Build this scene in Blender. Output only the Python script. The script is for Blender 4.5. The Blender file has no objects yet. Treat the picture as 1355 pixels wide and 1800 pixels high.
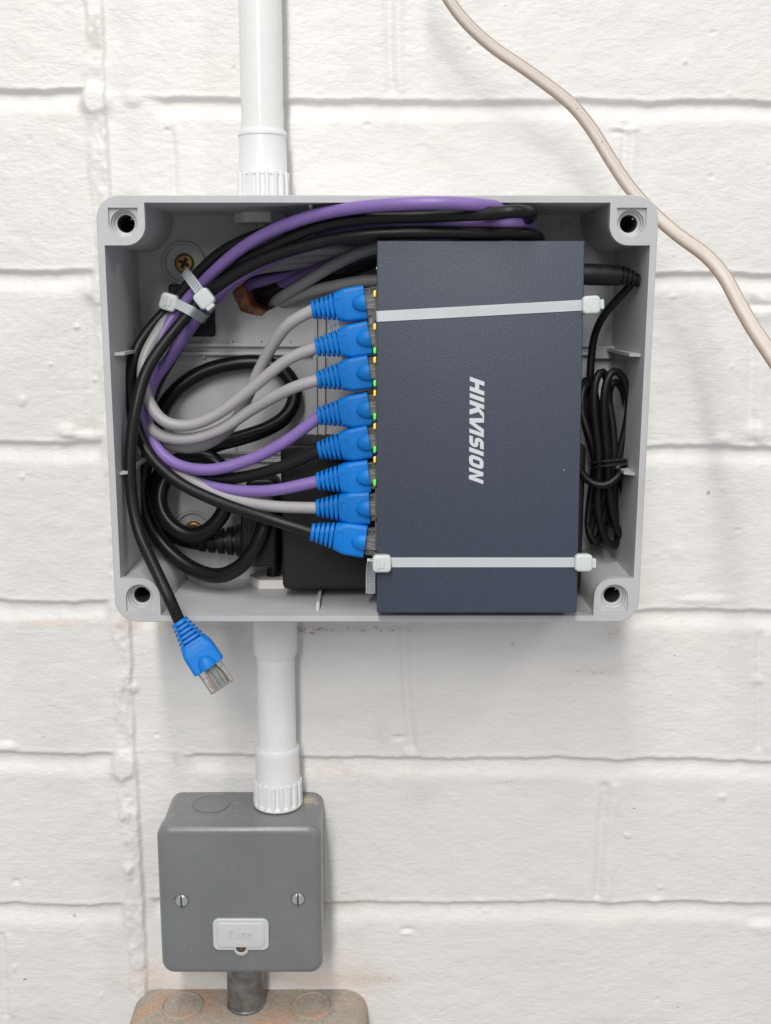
import bpy, bmesh, math, random
import numpy as np
from mathutils import Vector, Matrix
S = bpy.context.scene
C = S.collection
R = math.radians
Z0 = 1.5            # height of the camera's foot point on the wall
DW = 0.543          # camera distance from the wall
F = 1870.0          # focal length in photo pixels
TH = R(11.2)
ct, st = math.cos(TH), math.sin(TH)

# ------------------------------------------------------------------ camera
cam = bpy.data.cameras.new('camera')
cam_o = bpy.data.objects.new('camera', cam); C.objects.link(cam_o)
cam_o.location = (0, -DW, Z0)
cam_o.rotation_euler = (R(90) - TH, 0, 0)
cam.sensor_fit = 'VERTICAL'; cam.sensor_height = 36
cam.lens = F / 1800 * 36
cam.shift_x = (677.5 - 655) / 1800
cam.clip_start = 0.01; cam.clip_end = 50
S.camera = cam_o
# ------------------------------------------------------------------ world / lamps
W = bpy.data.worlds.new('World'); S.world = W; W.use_nodes = True
bg = W.node_tree.nodes['Background']
bg.inputs[0].default_value = (0.985, 0.985, 0.985, 1); bg.inputs[1].default_value = 0.39

def area(name, loc, sx, sy, power, target=None, rot=None, col=(1, .975, .94)):
    l = bpy.data.lights.new(name, 'AREA'); l.shape = 'RECTANGLE'; l.size = sx; l.size_y = sy
    l.energy = power; l.color = col
    o = bpy.data.objects.new(name, l); C.objects.link(o); o.location = loc
    if target is not None:
        o.rotation_euler = (Vector(target) - Vector(loc)).to_track_quat('-Z', 'Y').to_euler()
    else:
        o.rotation_euler = rot or (0, 0, 0)
    return o
area('ceiling_and_fill_lamp', (-0.22, -1.75, Z0 + 1.55), 0.16, 2.3, 41, rot=(R(16), 0, 0))  # long ceiling tube, the main light
area('ceiling_and_fill_lamp', (-0.5, -3.3, Z0 + 1.5), 0.3, 1.6, 40, target=(0, 0, Z0 - .1))  # fill lamp added from the front to brighten the box interior
area('side_lamp', (1.5, -1.5, Z0 + 1.55), 0.25, 0.5, 9, target=(0, 0, Z0))
S.view_settings.view_transform = 'Standard'; S.view_settings.look = 'None'
S.view_settings.exposure = -0.13; S.view_settings.gamma = 1.0
S.cycles.max_bounces = 10; S.cycles.transmission_bounces = 10

# ------------------------------------------------------------------ helpers
def P(u, v, h=0.0):
    """photo pixel -> point h metres in front of the wall"""
    t = (900 - v) / F; D = DW - h
    z = D * (t * ct - st) / (ct + t * st)
    dep = D * ct - z * st
    return Vector(((u - 655) * dep / F, -h, Z0 + z))

def px(d, v, h):
    """d photo pixels at row v, depth h, in metres"""
    return (P(655 + d, v, h) - P(655, v, h)).length

def mesh_obj(name, bm, mat, parent=None, smooth=True, loc=None, rot=None):
    me = bpy.data.meshes.new(name)
    bmesh.ops.recalc_face_normals(bm, faces=bm.faces[:])
    bm.to_mesh(me); bm.free()
    if smooth:
        me.polygons.foreach_set('use_smooth', [True] * len(me.polygons))
        try: me.set_sharp_from_angle(angle=R(38))
        except Exception: pass
    if mat: me.materials.append(mat)
    o = bpy.data.objects.new(name, me); C.objects.link(o)
    if parent: o.parent = parent
    if loc is not None: o.location = loc
    if rot is not None: o.rotation_euler = rot
    return o

def empty(name, label, cat, loc=(0, 0, 0), rot=(0, 0, 0), group=None, mat4=None):
    o = bpy.data.objects.new(name, None); C.objects.link(o)
    o.empty_display_size = 0.01
    if mat4 is not None: o.matrix_world = mat4
    else: o.location = loc; o.rotation_euler = rot
    tag(o, label, cat, group); return o

def tag(o, label, cat, group=None, kind=None):
    o['label'] = label; o['category'] = cat
    if group: o['group'] = group
    if kind: o['kind'] = kind
    return o

def rrect(w, h, r, n=6, cx=0, cy=0):
    r = max(min(r, w / 2 - 1e-6, h / 2 - 1e-6), 1e-6)
    pts = []
    for (sx, sy, a0) in ((1, 1, 0), (-1, 1, 90), (-1, -1, 180), (1, -1, 270)):
        for i in range(n + 1):
            a = R(a0 + 90 * i / n)
            pts.append((cx + sx * (w / 2 - r) + r * math.cos(a), cy + sy * (h / 2 - r) + r * math.sin(a)))
    return pts

def circ(r, n=32, cx=0, cy=0, ry=None):
    ry = ry or r
    return [(cx + r * math.cos(2 * math.pi * i / n), cy + ry * math.sin(2 * math.pi * i / n)) for i in range(n)]

def loft(bm, secs, cap0=True, cap1=True, M=None):
    """secs: list of closed 3D loops with equal counts"""
    rows = []
    for s in secs:
        rows.append([bm.verts.new((M @ Vector(p)) if M else Vector(p)) for p in s])
    n = len(rows[0])
    for a, b in zip(rows, rows[1:]):
        for i in range(n):
            j = (i + 1) % n
            bm.faces.new((a[i], a[j], b[j], b[i]))
    if cap0: bm.faces.new(rows[0][::-1])
    if cap1: bm.faces.new(rows[-1])
    return rows

def XZ(pts, y):   # 2D outline -> plane facing -y
    return [(p[0], y, p[1]) for p in pts]
def XY(pts, z):
    return [(p[0], p[1], z) for p in pts]
def YZ(pts, x):
    return [(x, p[0], p[1]) for p in pts]

def block(bm, w, hgt, y0, y1, r, e=0.0, n=6, cx=0, cz=0, es=4, M=None, eback=0):
    """rounded box: outline in XZ, from back y0 to front y1 (y1<y0), front edge rounding e"""
    secs = []
    if eback:
        for k in range(es + 1):
            a = math.pi / 2 * k / es
            ins = eback * (1 - math.sin(a)); yy = y0 - eback * (1 - math.cos(a))
            secs.append(XZ(rrect(w - 2 * ins, hgt - 2 * ins, r - ins * .6, n, cx, cz), yy))
    else:
        secs.append(XZ(rrect(w, hgt, r, n, cx, cz), y0))
    if e:
        for k in range(es + 1):
            a = math.pi / 2 * k / es
            ins = e * (1 - math.cos(a)); yy = y1 + e * (1 - math.sin(a))
            secs.append(XZ(rrect(w - 2 * ins, hgt - 2 * ins, r - ins * .6, n, cx, cz), yy))
    else:
        secs.append(XZ(rrect(w, hgt, r, n, cx, cz), y1))
    loft(bm, secs, M=M)

def lathe(bm, prof, n=40, axis='z', M=None, cap0=False, cap1=False):
    secs = []
    for (r, a) in prof:
        c = circ(max(r, 1e-6), n)
        if axis == 'z': s = XY(c, a)
        elif axis == 'y': s = XZ(c, a)
        else: s = YZ(c, a)
        secs.append(s)
    loft(bm, secs, cap0, cap1, M)

def fill(bm, loops, y):
    """flat face with holes, facing -y"""
    es = []
    vs = []
    for lp in loops:
        v = [bm.verts.new((p[0], y, p[1])) for p in lp]; vs.append(v)
        for i in range(len(v)):
            es.append(bm.edges.new((v[i], v[(i + 1) % len(v)])))
    bmesh.ops.triangle_fill(bm, use_beauty=True, use_dissolve=False, edges=es, normal=(0, -1, 0))
    return vs

def bridge(bm, a, b):
    n = len(a)
    for i in range(n):
        j = (i + 1) % n
        bm.faces.new((a[i], a[j], b[j], b[i]))

def spline(pts, step=0.0022):
    P_ = [Vector(p) for p in pts]
    P_ = [P_[0] * 2 - P_[1]] + P_ + [P_[-1] * 2 - P_[-2]]
    out = []
    for i in range(1, len(P_) - 2):
        p0, p1, p2, p3 = P_[i - 1:i + 3]
        # centripetal
        t0 = 0; t1 = t0 + max((p1 - p0).length, 1e-6) ** .5; t2 = t1 + max((p2 - p1).length, 1e-6) ** .5; t3 = t2 + max((p3 - p2).length, 1e-6) ** .5
        n = max(2, int((p2 - p1).length / step))
        for k in range(n):
            t = t1 + (t2 - t1) * k / n
            A1 = (t1 - t) / (t1 - t0) * p0 + (t - t0) / (t1 - t0) * p1
            A2 = (t2 - t) / (t2 - t1) * p1 + (t - t1) / (t2 - t1) * p2
            A3 = (t3 - t) / (t3 - t2) * p2 + (t - t2) / (t3 - t2) * p3
            B1 = (t2 - t) / (t2 - t0) * A1 + (t - t0) / (t2 - t0) * A2
            B2 = (t3 - t) / (t3 - t1) * A2 + (t - t1) / (t3 - t1) * A3
            out.append((t2 - t) / (t2 - t1) * B1 + (t - t1) / (t2 - t1) * B2)
    out.append(P_[-2])
    for _ in range(3):
        out = [out[0]] + [(out[i - 1] + out[i] * 2 + out[i + 1]) / 4 for i in range(1, len(out) - 1)] + [out[-1]]
    return out

def frames(path):
    T = []
    for i in range(len(path)):
        a = path[max(0, i - 1)]; b = path[min(len(path) - 1, i + 1)]
        T.append((b - a).normalized())
    up = Vector((0, -1, 0))
    if abs(T[0].dot(up)) > .9: up = Vector((0, 0, 1))
    N = [(up - T[0] * up.dot(T[0])).normalized()]
    for i in range(1, len(path)):
        n = N[-1] - T[i] * N[-1].dot(T[i])
        N.append(n.normalized())
    return T, N

def sweep(bm, path, r, n=14, uv=None, prof=None, vtaper=None, wob=0.0, seed=0):
    T, N = frames(path)
    rnd = random.Random(seed)
    secs = []
    ph = rnd.random() * 9
    for i, p in enumerate(path):
        B = T[i].cross(N[i])
        rr = r * (1 + wob * math.sin(i * .31 + ph) + wob * .7 * math.sin(i * .123 + ph * 2))
        s = []
        for k in range(n):
            a = 2 * math.pi * k / n
            x, y = math.cos(a), math.sin(a)
            if prof: x *= prof[0]; y *= prof[1]
            s.append(p + N[i] * (x * rr) + B * (y * rr))
        secs.append(s)
    loft(bm, secs)

def tube(name, pts, r, mat, parent, step=.0022, n=14, wob=0.0, seed=0):
    bm = bmesh.new(); sweep(bm, spline(pts, step), r, n, wob=wob, seed=seed)
    return mesh_obj(name, bm, mat, parent)

# ------------------------------------------------------------------ materials
def newmat(name):
    m = bpy.data.materials.new(name); m.use_nodes = True
    nt = m.node_tree; b = nt.nodes['Principled BSDF']
    return m, nt, b
def node(nt, t, **kw):
    n = nt.nodes.new(t)
    for k, v in kw.items():
        if hasattr(n, k): setattr(n, k, v)
    return n
def noise(nt, scale, detail=4, rough=.55, vec=None, dist=0):
    n = nt.nodes.new('ShaderNodeTexNoise'); n.inputs['Scale'].default_value = scale
    n.inputs['Detail'].default_value = detail; n.inputs['Roughness'].default_value = rough
    n.inputs['Distortion'].default_value = dist
    if vec: nt.links.new(vec, n.inputs['Vector'])
    return n
def ramp(nt, fac, stops):
    r = nt.nodes.new('ShaderNodeValToRGB'); nt.links.new(fac, r.inputs[0])
    el = r.color_ramp.elements
    while len(el) < len(stops): el.new(.5)
    for e, (p, c) in zip(el, stops):
        e.position = p; e.color = (*c, 1) if len(c) == 3 else c
    return r
def mixc(nt, fac, a, b, mode='MIX'):
    m = nt.nodes.new('ShaderNodeMix'); m.data_type = 'RGBA'; m.blend_type = mode
    for s, v in ((0, fac), (6, a), (7, b)):
        if isinstance(v, (int, float)): m.inputs[s].default_value = v
        elif isinstance(v, tuple): m.inputs[s].default_value = (*v, 1)
        else: nt.links.new(v, m.inputs[s])
    return m.outputs[2]
def bump(nt, h, dist, strength=1.0, nrm=None):
    b = nt.nodes.new('ShaderNodeBump'); b.inputs['Distance'].default_value = dist
    b.inputs['Strength'].default_value = strength
    nt.links.new(h, b.inputs['Height'])
    if nrm: nt.links.new(nrm, b.inputs['Normal'])
    return b.outputs[0]
def math_(nt, op, a, b=0.0, clamp=False):
    m = nt.nodes.new('ShaderNodeMath'); m.operation = op; m.use_clamp = clamp
    for s, v in ((0, a), (1, b)):
        if isinstance(v, (int, float)): m.inputs[s].default_value = v
        else: nt.links.new(v, m.inputs[s])
    return m.outputs[0]

def plastic(name, col, rough=.4, var=.12, bscale=900, bdist=.00004, spec=.5, sss=0, metal=0, speck=None, coat=0):
    m, nt, b = newmat(name)
    tc = node(nt, 'ShaderNodeTexCoord').outputs['Object']
    n1 = noise(nt, 60, 5, .6, tc)
    lo = tuple(c * (1 - var) for c in col); hi = tuple(min(1, c * (1 + var)) for c in col)
    colr = ramp(nt, n1.outputs[0], [(.3, lo), (.7, hi)]).outputs[0]
    if speck:
        n3 = noise(nt, 900, 2, .5, tc)
        k = ramp(nt, n3.outputs[0], [(.70, (0, 0, 0)), (.74, (1, 1, 1))]).outputs[0]
        colr = mixc(nt, k, colr, speck)
    nt.links.new(colr, b.inputs['Base Color'])
    n2 = noise(nt, bscale, 3, .5, tc)
    nt.links.new(bump(nt, n2.outputs[0], bdist), b.inputs['Normal'])
    rr = ramp(nt, noise(nt, 35, 4, .6, tc).outputs[0], [(.3, (rough * .85,) * 3), (.7, (min(1, rough * 1.2),) * 3)])
    nt.links.new(rr.outputs[0], b.inputs['Roughness'])
    b.inputs['Specular IOR Level'].default_value = spec
    b.inputs['Metallic'].default_value = metal
    b.inputs['Coat Weight'].default_value = coat
    if sss:
        b.inputs['Subsurface Weight'].default_value = sss
        b.inputs['Subsurface Radius'].default_value = (.002, .002, .002)
        b.inputs['Subsurface Scale'].default_value = .5
    return m

M = {}
def scuff(m, col, amt=.5, lo=.66):
    nt = m.node_tree; b = nt.nodes['Principled BSDF']; l = b.inputs['Base Color'].links[0].from_socket
    tc = nt.nodes.new('ShaderNodeTexCoord').outputs['Object']
    k = ramp(nt, noise(nt, 330, 4, .7, tc, 1.2).outputs[0], [(lo, (0, 0, 0)), (lo + .07, (amt, amt, amt))]).outputs[0]
    nt.links.new(mixc(nt, k, l, col), b.inputs['Base Color'])
M['box'] = plastic('grey_box_plastic', (.52, .525, .54), .40, .05, 1500, .00002)
M['black_cable'] = plastic('black_cable_jacket', (.009, .009, .0095), .40, .3, 500, .00005, .32)
M['mains'] = plastic('black_mains_jacket', (.007, .007, .007), .34, .2, 500, .00003, .32)
M['gray_cable'] = plastic('grey_cable_jacket', (.37, .36, .375), .42, .07, 500, .00005)
M['purple_cable'] = plastic('violet_cable_jacket', (.225, .145, .42), .40, .1, 500, .00005)
scuff(M['black_cable'], (.10, .095, .09), .35, .67); scuff(M['gray_cable'], (.24, .22, .20), .35, .66); scuff(M['purple_cable'], (.42, .34, .60), .5, .68); scuff(M['box'], (.62, .62, .63), .35, .70)
M['blue'] = plastic('blue_boot_rubber', (.0, .205, .70), .45, .06, 700, .00003, .35)
M['strap'] = plastic('natural_nylon_strap', (.55, .60, .63), .28, .05, 600, .00003, .5, sss=.12)
M['nylon'] = plastic('natural_nylon', (.62, .66, .66), .35, .05, 600, .00003, .5, sss=.5)
M['white_pvc'] = plastic('white_conduit_pvc', (.82, .835, .83), .2, .03, 300, .00003)
M['white_fit'] = plastic('white_fitting_plastic', (.80, .805, .81), .35, .03, 300, .00003)
_nt = M['blue'].node_tree; _b = _nt.nodes['Principled BSDF']
_oi = _nt.nodes.new('ShaderNodeObjectInfo'); _l = _b.inputs['Base Color'].links[0].from_socket
_v = math_(_nt, 'ADD', math_(_nt, 'MULTIPLY', _oi.outputs['Random'], .20), .74)
_g = _nt.nodes.new('ShaderNodeVectorMath'); _g.operation = 'SCALE'; _nt.links.new(_l, _g.inputs[0]); _nt.links.new(_v, _g.inputs['Scale'])
_tc = _nt.nodes.new('ShaderNodeTexCoord').outputs['Object']
_sm = ramp(_nt, noise(_nt, 260, 5, .7, _tc).outputs[0], [(.60, (0, 0, 0)), (.78, (.35, .35, .35))]).outputs[0]
_nt.links.new(mixc(_nt, _sm, _g.outputs[0], (.03, .26, .70)), _b.inputs['Base Color'])
scuff(M['white_pvc'], (.42, .41, .40), .5, .70)
M['nut'] = plastic('off_white_lock_nut', (.82, .80, .77), .5, .06)
M['black_plastic'] = plastic('textured_black_plastic', (.012, .012, .013), .5, .2, 1500, .0002, .35)
M['black_smooth'] = plastic('black_moulded_plastic', (.008, .008, .008), .42, .2, 900, .00004, .35)
M['letter'] = plastic('light_grey_ink', (.60, .64, .68), .5, .02)
M['fuse_white'] = plastic('grey_white_plastic', (.60, .60, .60), .4, .03)
M['zinc'] = plastic('zinc_plated_steel', (.82, .84, .86), .24, .15, 800, .00005, metal=1)
M['dark_hole'] = plastic('dark_void', (.06, .05, .043), .8, .2)

# switch casing : powder coat
m, nt, b = newmat('navy_powder_coat'); M['switch'] = m
tc = node(nt, 'ShaderNodeTexCoord').outputs['Object']
n1 = noise(nt, 1100, 3, .6, tc)
col = ramp(nt, n1.outputs[0], [(.3, (.037, .047, .075)), (.72, (.049, .062, .096))]).outputs[0]
k = ramp(nt, noise(nt, 330, 1, .4, tc).outputs[0], [(.805, (0, 0, 0)), (.82, (1, 1, 1))]).outputs[0]
nt.links.new(mixc(nt, k, col, (.45, .47, .52)), b.inputs['Base Color'])
b.inputs['Roughness'].default_value = .46
nt.links.new(bump(nt, noise(nt, 1500, 2, .6, tc).outputs[0], .00010), b.inputs['Normal'])

# grey metal box paint, with dust on top face
def metal_paint(name, dusty):
    m, nt, b = newmat(name)
    tc = node(nt, 'ShaderNodeTexCoord').outputs['Object']
    n1 = noise(nt, 25, 5, .6, tc)
    col = ramp(nt, n1.outputs[0], [(.3, (.165, .178, .187)), (.7, (.19, .203, .212))]).outputs[0]
    sp = ramp(nt, noise(nt, 700, 2, .5, tc).outputs[0], [(.69, (0, 0, 0)), (.73, (1, 1, 1))]).outputs[0]
    sp = math_(nt, 'MULTIPLY', sp, .35)
    col = mixc(nt, sp, col, (.34, .34, .34))
    b.inputs['Roughness'].default_value = .36
    if dusty:
        # pile of drilling dust on the top face beside the pipe
        sx = node(nt, 'ShaderNodeSeparateXYZ'); nt.links.new(tc, sx.inputs[0])
        mp = node(nt, 'ShaderNodeVectorMath', operation='DISTANCE'); nt.links.new(tc, mp.inputs[0]); mp.inputs[1].default_value = dusty
        d = math_(nt, 'DIVIDE', mp.outputs['Value'], .020)
        d = math_(nt, 'SUBTRACT', 1.0, d, True)
        nn = noise(nt, 900, 3, .7, tc)
        q = math_(nt, 'ADD', math_(nt, 'MULTIPLY', d, .6), nn.outputs[0])
        k = ramp(nt, q, [(.98, (0, 0, 0)), (1.10, (1, 1, 1))]).outputs[0]
        col = mixc(nt, k, col, (.52, .42, .30))
        # loose chips over the whole top
        zz = ramp(nt, sx.outputs['Z'], [(.078, (0, 0, 0)), (.0835, (1, 1, 1))]).outputs[0]
        k2 = ramp(nt, noise(nt, 420, 2, .6, tc).outputs[0], [(.62, (0, 0, 0)), (.70, (1, 1, 1))]).outputs[0]
        col = mixc(nt, math_(nt, 'MULTIPLY', math_(nt, 'MULTIPLY', zz, k2), .55), col, (.42, .40, .34))
    nt.links.new(col, b.inputs['Base Color'])
    nt.links.new(bump(nt, noise(nt, 420, 2, .5, tc).outputs[0], .0001), b.inputs['Normal'])
    b.inputs['Coat Weight'].default_value = .25; b.inputs['Coat Roughness'].default_value = .22
    return m
M['metal_plate'] = metal_paint('grey_hammered_paint', None)

# rusty dusty old box
m, nt, b = newmat('dusty_rusted_paint'); M['rusty'] = m
tc = node(nt, 'ShaderNodeTexCoord').outputs['Object']
n1 = noise(nt, 38, 6, .65, tc, .4); n2 = noise(nt, 750, 3, .7, tc); n3 = noise(nt, 90, 5, .6, tc)
c1 = ramp(nt, n1.outputs[0], [(.35, (.33, .295, .26)), (.5, (.43, .37, .31)), (.60, (.50, .32, .22)), (.72, (.56, .44, .34))]).outputs[0]
c2 = mixc(nt, ramp(nt, n2.outputs[0], [(.54, (0, 0, 0)), (.68, (.6, .6, .6))]).outputs[0], c1, (.62, .58, .52))
c3 = mixc(nt, ramp(nt, n2.outputs[0], [(.3, (.55, .55, .55)), (.40, (0, 0, 0))]).outputs[0], c2, (.09, .075, .06))
nt.links.new(c3, b.inputs['Base Color']); b.inputs['Roughness'].default_value = .85
nt.links.new(bump(nt, n2.outputs[0], .0006), b.inputs['Normal'])

# galvanised stub
m, nt, b = newmat('galvanised_steel'); M['galv'] = m
tc = node(nt, 'ShaderNodeTexCoord').outputs['Object']
n1 = noise(nt, 120, 5, .7, tc); n2 = noise(nt, 320, 4, .7, tc)
c1 = ramp(nt, n1.outputs[0], [(.3, (.16, .17, .18)), (.7, (.36, .37, .38))]).outputs[0]
c1 = mixc(nt, ramp(nt, n2.outputs[0], [(.3, (.8,) * 3), (.4, (0, 0, 0))]).outputs[0], c1, (.07, .06, .05))
nt.links.new(c1, b.inputs['Base Color']); b.inputs['Metallic'].default_value = .75; b.inputs['Roughness'].default_value = .42

# brass screw
M['brass'] = plastic('yellow_passivated_steel', (.30, .19, .07), .36, .45, 600, .0001, metal=.85)

# clear plug plastic
m, nt, b = newmat('clear_polycarbonate'); M['clear'] = m
b.inputs['Base Color'].default_value = (.85, .86, .86, 1); b.inputs['Roughness'].default_value = .08
tp = nt.nodes.new('ShaderNodeBsdfTransparent'); tp.inputs[0].default_value = (.93, .94, .94, 1)
mx = nt.nodes.new('ShaderNodeMixShader'); fz = nt.nodes.new('ShaderNodeFresnel'); fz.inputs[0].default_value = 1.6; nt.links.new(math_(nt, 'ADD', fz.outputs[0], .05, True), mx.inputs[0])
nt.links.new(tp.outputs[0], mx.inputs[1]); nt.links.new(b.outputs[0], mx.inputs[2]); nt.links.new(mx.outputs[0], nt.nodes['Material Output'].inputs[0])
m, nt, b = newmat('refraction_edge_tint'); M['edge'] = m  # grey tint stands in for dark refraction along the clear plug's edges
b.inputs['Base Color'].default_value = (.75, .75, .74, 1); b.inputs['Roughness'].default_value = .1
tp = nt.nodes.new('ShaderNodeBsdfTransparent'); tp.inputs[0].default_value = (.50, .49, .48, 1)
mx = nt.nodes.new('ShaderNodeMixShader'); mx.inputs[0].default_value = .25
nt.links.new(tp.outputs[0], mx.inputs[1]); nt.links.new(b.outputs[0], mx.inputs[2]); nt.links.new(mx.outputs[0], nt.nodes['Material Output'].inputs[0])
M['gold'] = plastic('gold_contacts', (.8, .55, .22), .25, .1, metal=1)
for nm, c in (('orange', (.60, .17, .045)), ('green', (.05, .20, .10)), ('bluew', (.05, .12, .32)), ('brown', (.17, .07, .035)), ('whitew', (.62, .60, .55))):
    M['w_' + nm] = plastic('wire_' + nm, c, .5, .1)
def emit(name, c, s, base):
    m, nt, b = newmat(name)
    b.inputs['Base Color'].default_value = (*base, 1); b.inputs['Emission Color'].default_value = (*c, 1)
    b.inputs['Emission Strength'].default_value = s; b.inputs['Roughness'].default_value = .3
    return m
M['led_y'] = emit('amber_light', (1, .55, .02), 1.0, (.8, .5, .05))
M['led_g'] = emit('green_light', (.05, 1, .08), .9, (.1, .7, .1))

# hose
m, nt, b = newmat('milky_hose'); M['hose'] = m
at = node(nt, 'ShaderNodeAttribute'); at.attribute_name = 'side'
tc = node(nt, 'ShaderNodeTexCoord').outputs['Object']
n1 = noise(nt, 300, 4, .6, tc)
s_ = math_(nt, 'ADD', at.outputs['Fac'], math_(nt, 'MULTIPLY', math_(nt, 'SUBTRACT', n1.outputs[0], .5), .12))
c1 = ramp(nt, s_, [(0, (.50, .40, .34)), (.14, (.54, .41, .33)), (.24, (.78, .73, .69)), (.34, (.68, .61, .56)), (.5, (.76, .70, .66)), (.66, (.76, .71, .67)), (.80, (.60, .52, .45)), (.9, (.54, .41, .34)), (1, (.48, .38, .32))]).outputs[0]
k = ramp(nt, noise(nt, 420, 2, .5, tc).outputs[0], [(.72, (0, 0, 0)), (.76, (.7, .7, .7))]).outputs[0]
nt.links.new(mixc(nt, k, c1, (.25, .14, .08)), b.inputs['Base Color'])
b.inputs['Roughness'].default_value = .42
b.inputs['Subsurface Weight'].default_value = .5; b.inputs['Subsurface Radius'].default_value = (.003, .0025, .002)
b.inputs['Transmission Weight'].default_value = .15

# wall paint
m, nt, b = newmat('white_masonry_paint'); M['wall'] = m
tc = node(nt, 'ShaderNodeTexCoord').outputs['Object']
mpn = node(nt, 'ShaderNodeMapping'); mpn.inputs['Scale'].default_value = (.62, 1, 1.15); nt.links.new(tc, mpn.inputs[0])
mpb = node(nt, 'ShaderNodeMapping'); mpb.inputs['Scale'].default_value = (.55, 1, 1.3); mpb.inputs['Rotation'].default_value = (0, R(4), 0); nt.links.new(tc, mpb.inputs[0])
big = noise(nt, 9, 4, .6, tc)
base = ramp(nt, big.outputs[0], [(.3, (.785, .772, .76)), (.7, (.825, .815, .80))]).outputs[0]
warm = noise(nt, 16, 5, .6, tc)
base = mixc(nt, ramp(nt, warm.outputs[0], [(.56, (0, 0, 0)), (.75, (.5, .5, .5))]).outputs[0], base, (.80, .755, .70))
at = node(nt, 'ShaderNodeAttribute'); at.attribute_name = 'stain'
sep = node(nt, 'ShaderNodeSeparateColor'); nt.links.new(at.outputs['Color'], sep.inputs[0])
sn = noise(nt, 200, 5, .7, tc)
sk = ramp(nt, math_(nt, 'ADD', sep.outputs[0], math_(nt, 'MULTIPLY', sn.outputs[0], .9)), [(.55, (0, 0, 0)), (1.25, (1, 1, 1))]).outputs[0]
base = mixc(nt, math_(nt, 'MULTIPLY', sk, .33), base, (.62, .46, .35))
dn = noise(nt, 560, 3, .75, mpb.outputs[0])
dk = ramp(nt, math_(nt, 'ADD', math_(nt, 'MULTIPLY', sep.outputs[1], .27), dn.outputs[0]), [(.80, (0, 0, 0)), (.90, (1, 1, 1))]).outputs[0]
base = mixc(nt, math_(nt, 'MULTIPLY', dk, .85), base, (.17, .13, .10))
gk = math_(nt, 'MULTIPLY', sep.outputs[1], .22)
base = mixc(nt, gk, base, (.50, .45, .40))
# tiny pin holes everywhere
pk = ramp(nt, noise(nt, 170, 1, .3, tc).outputs[0], [(.82, (0, 0, 0)), (.86, (.6, .6, .6))]).outputs[0]
base = mixc(nt, pk, base, (.35, .31, .27))
bkc = ramp(nt, noise(nt, 260, 5, .7, tc).outputs[0], [(.3, (.12, .05, .03)), (.5, (.40, .155, .075)), (.68, (.50, .22, .12)), (.78, (.60, .42, .32))]).outputs[0]
base = mixc(nt, sep.outputs[2], base, bkc)
nt.links.new(base, b.inputs['Base Color'])
b.inputs['Roughness'].default_value = .48
nb = bump(nt, noise(nt, 110, 5, .62, mpn.outputs[0], .5).outputs[0], .0011, .55)
nb = bump(nt, noise(nt, 420, 3, .55, mpb.outputs[0], .3).outputs[0], .0005, .6, nb)
pit = ramp(nt, noise(nt, 170, 1, .3, tc).outputs[0], [(.80, (1, 1, 1)), (.86, (0, 0, 0))]).outputs[0]
nb = bump(nt, pit, .0006, 1, nb)
nt.links.new(nb, b.inputs['Normal'])

# ------------------------------------------------------------------ the wall
def vnoise(x, y, seed):
    xi = np.floor(x).astype(np.int64); yi = np.floor(y).astype(np.int64)
    xf = x - xi; yf = y - yi
    def h(a, b):
        n = (a * 374761393 + b * 668265263 + seed * 974634777) & 0x7fffffff
        n = ((n ^ (n >> 13)) * 1274126177) & 0x7fffffff
        return ((n ^ (n >> 16)) & 0xffff) / 65535.0
    u = xf * xf * (3 - 2 * xf); v = yf * yf * (3 - 2 * yf)
    return (h(xi, yi) * (1 - u) + h(xi + 1, yi) * u) * (1 - v) + (h(xi, yi + 1) * (1 - u) + h(xi + 1, yi + 1) * u) * v
def fbm(x, y, seed, oct=4, g=.5):
    s = 0; a = 1; t = 0
    for o in range(oct):
        s = s + a * (vnoise(x * 2 ** o, y * 2 ** o, seed + o * 17) - .5); t += a; a *= g
    return s / t * 2
def sstep(a, b, x):
    t = np.clip((x - a) / (b - a), 0, 1); return t * t * (3 - 2 * t)

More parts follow.
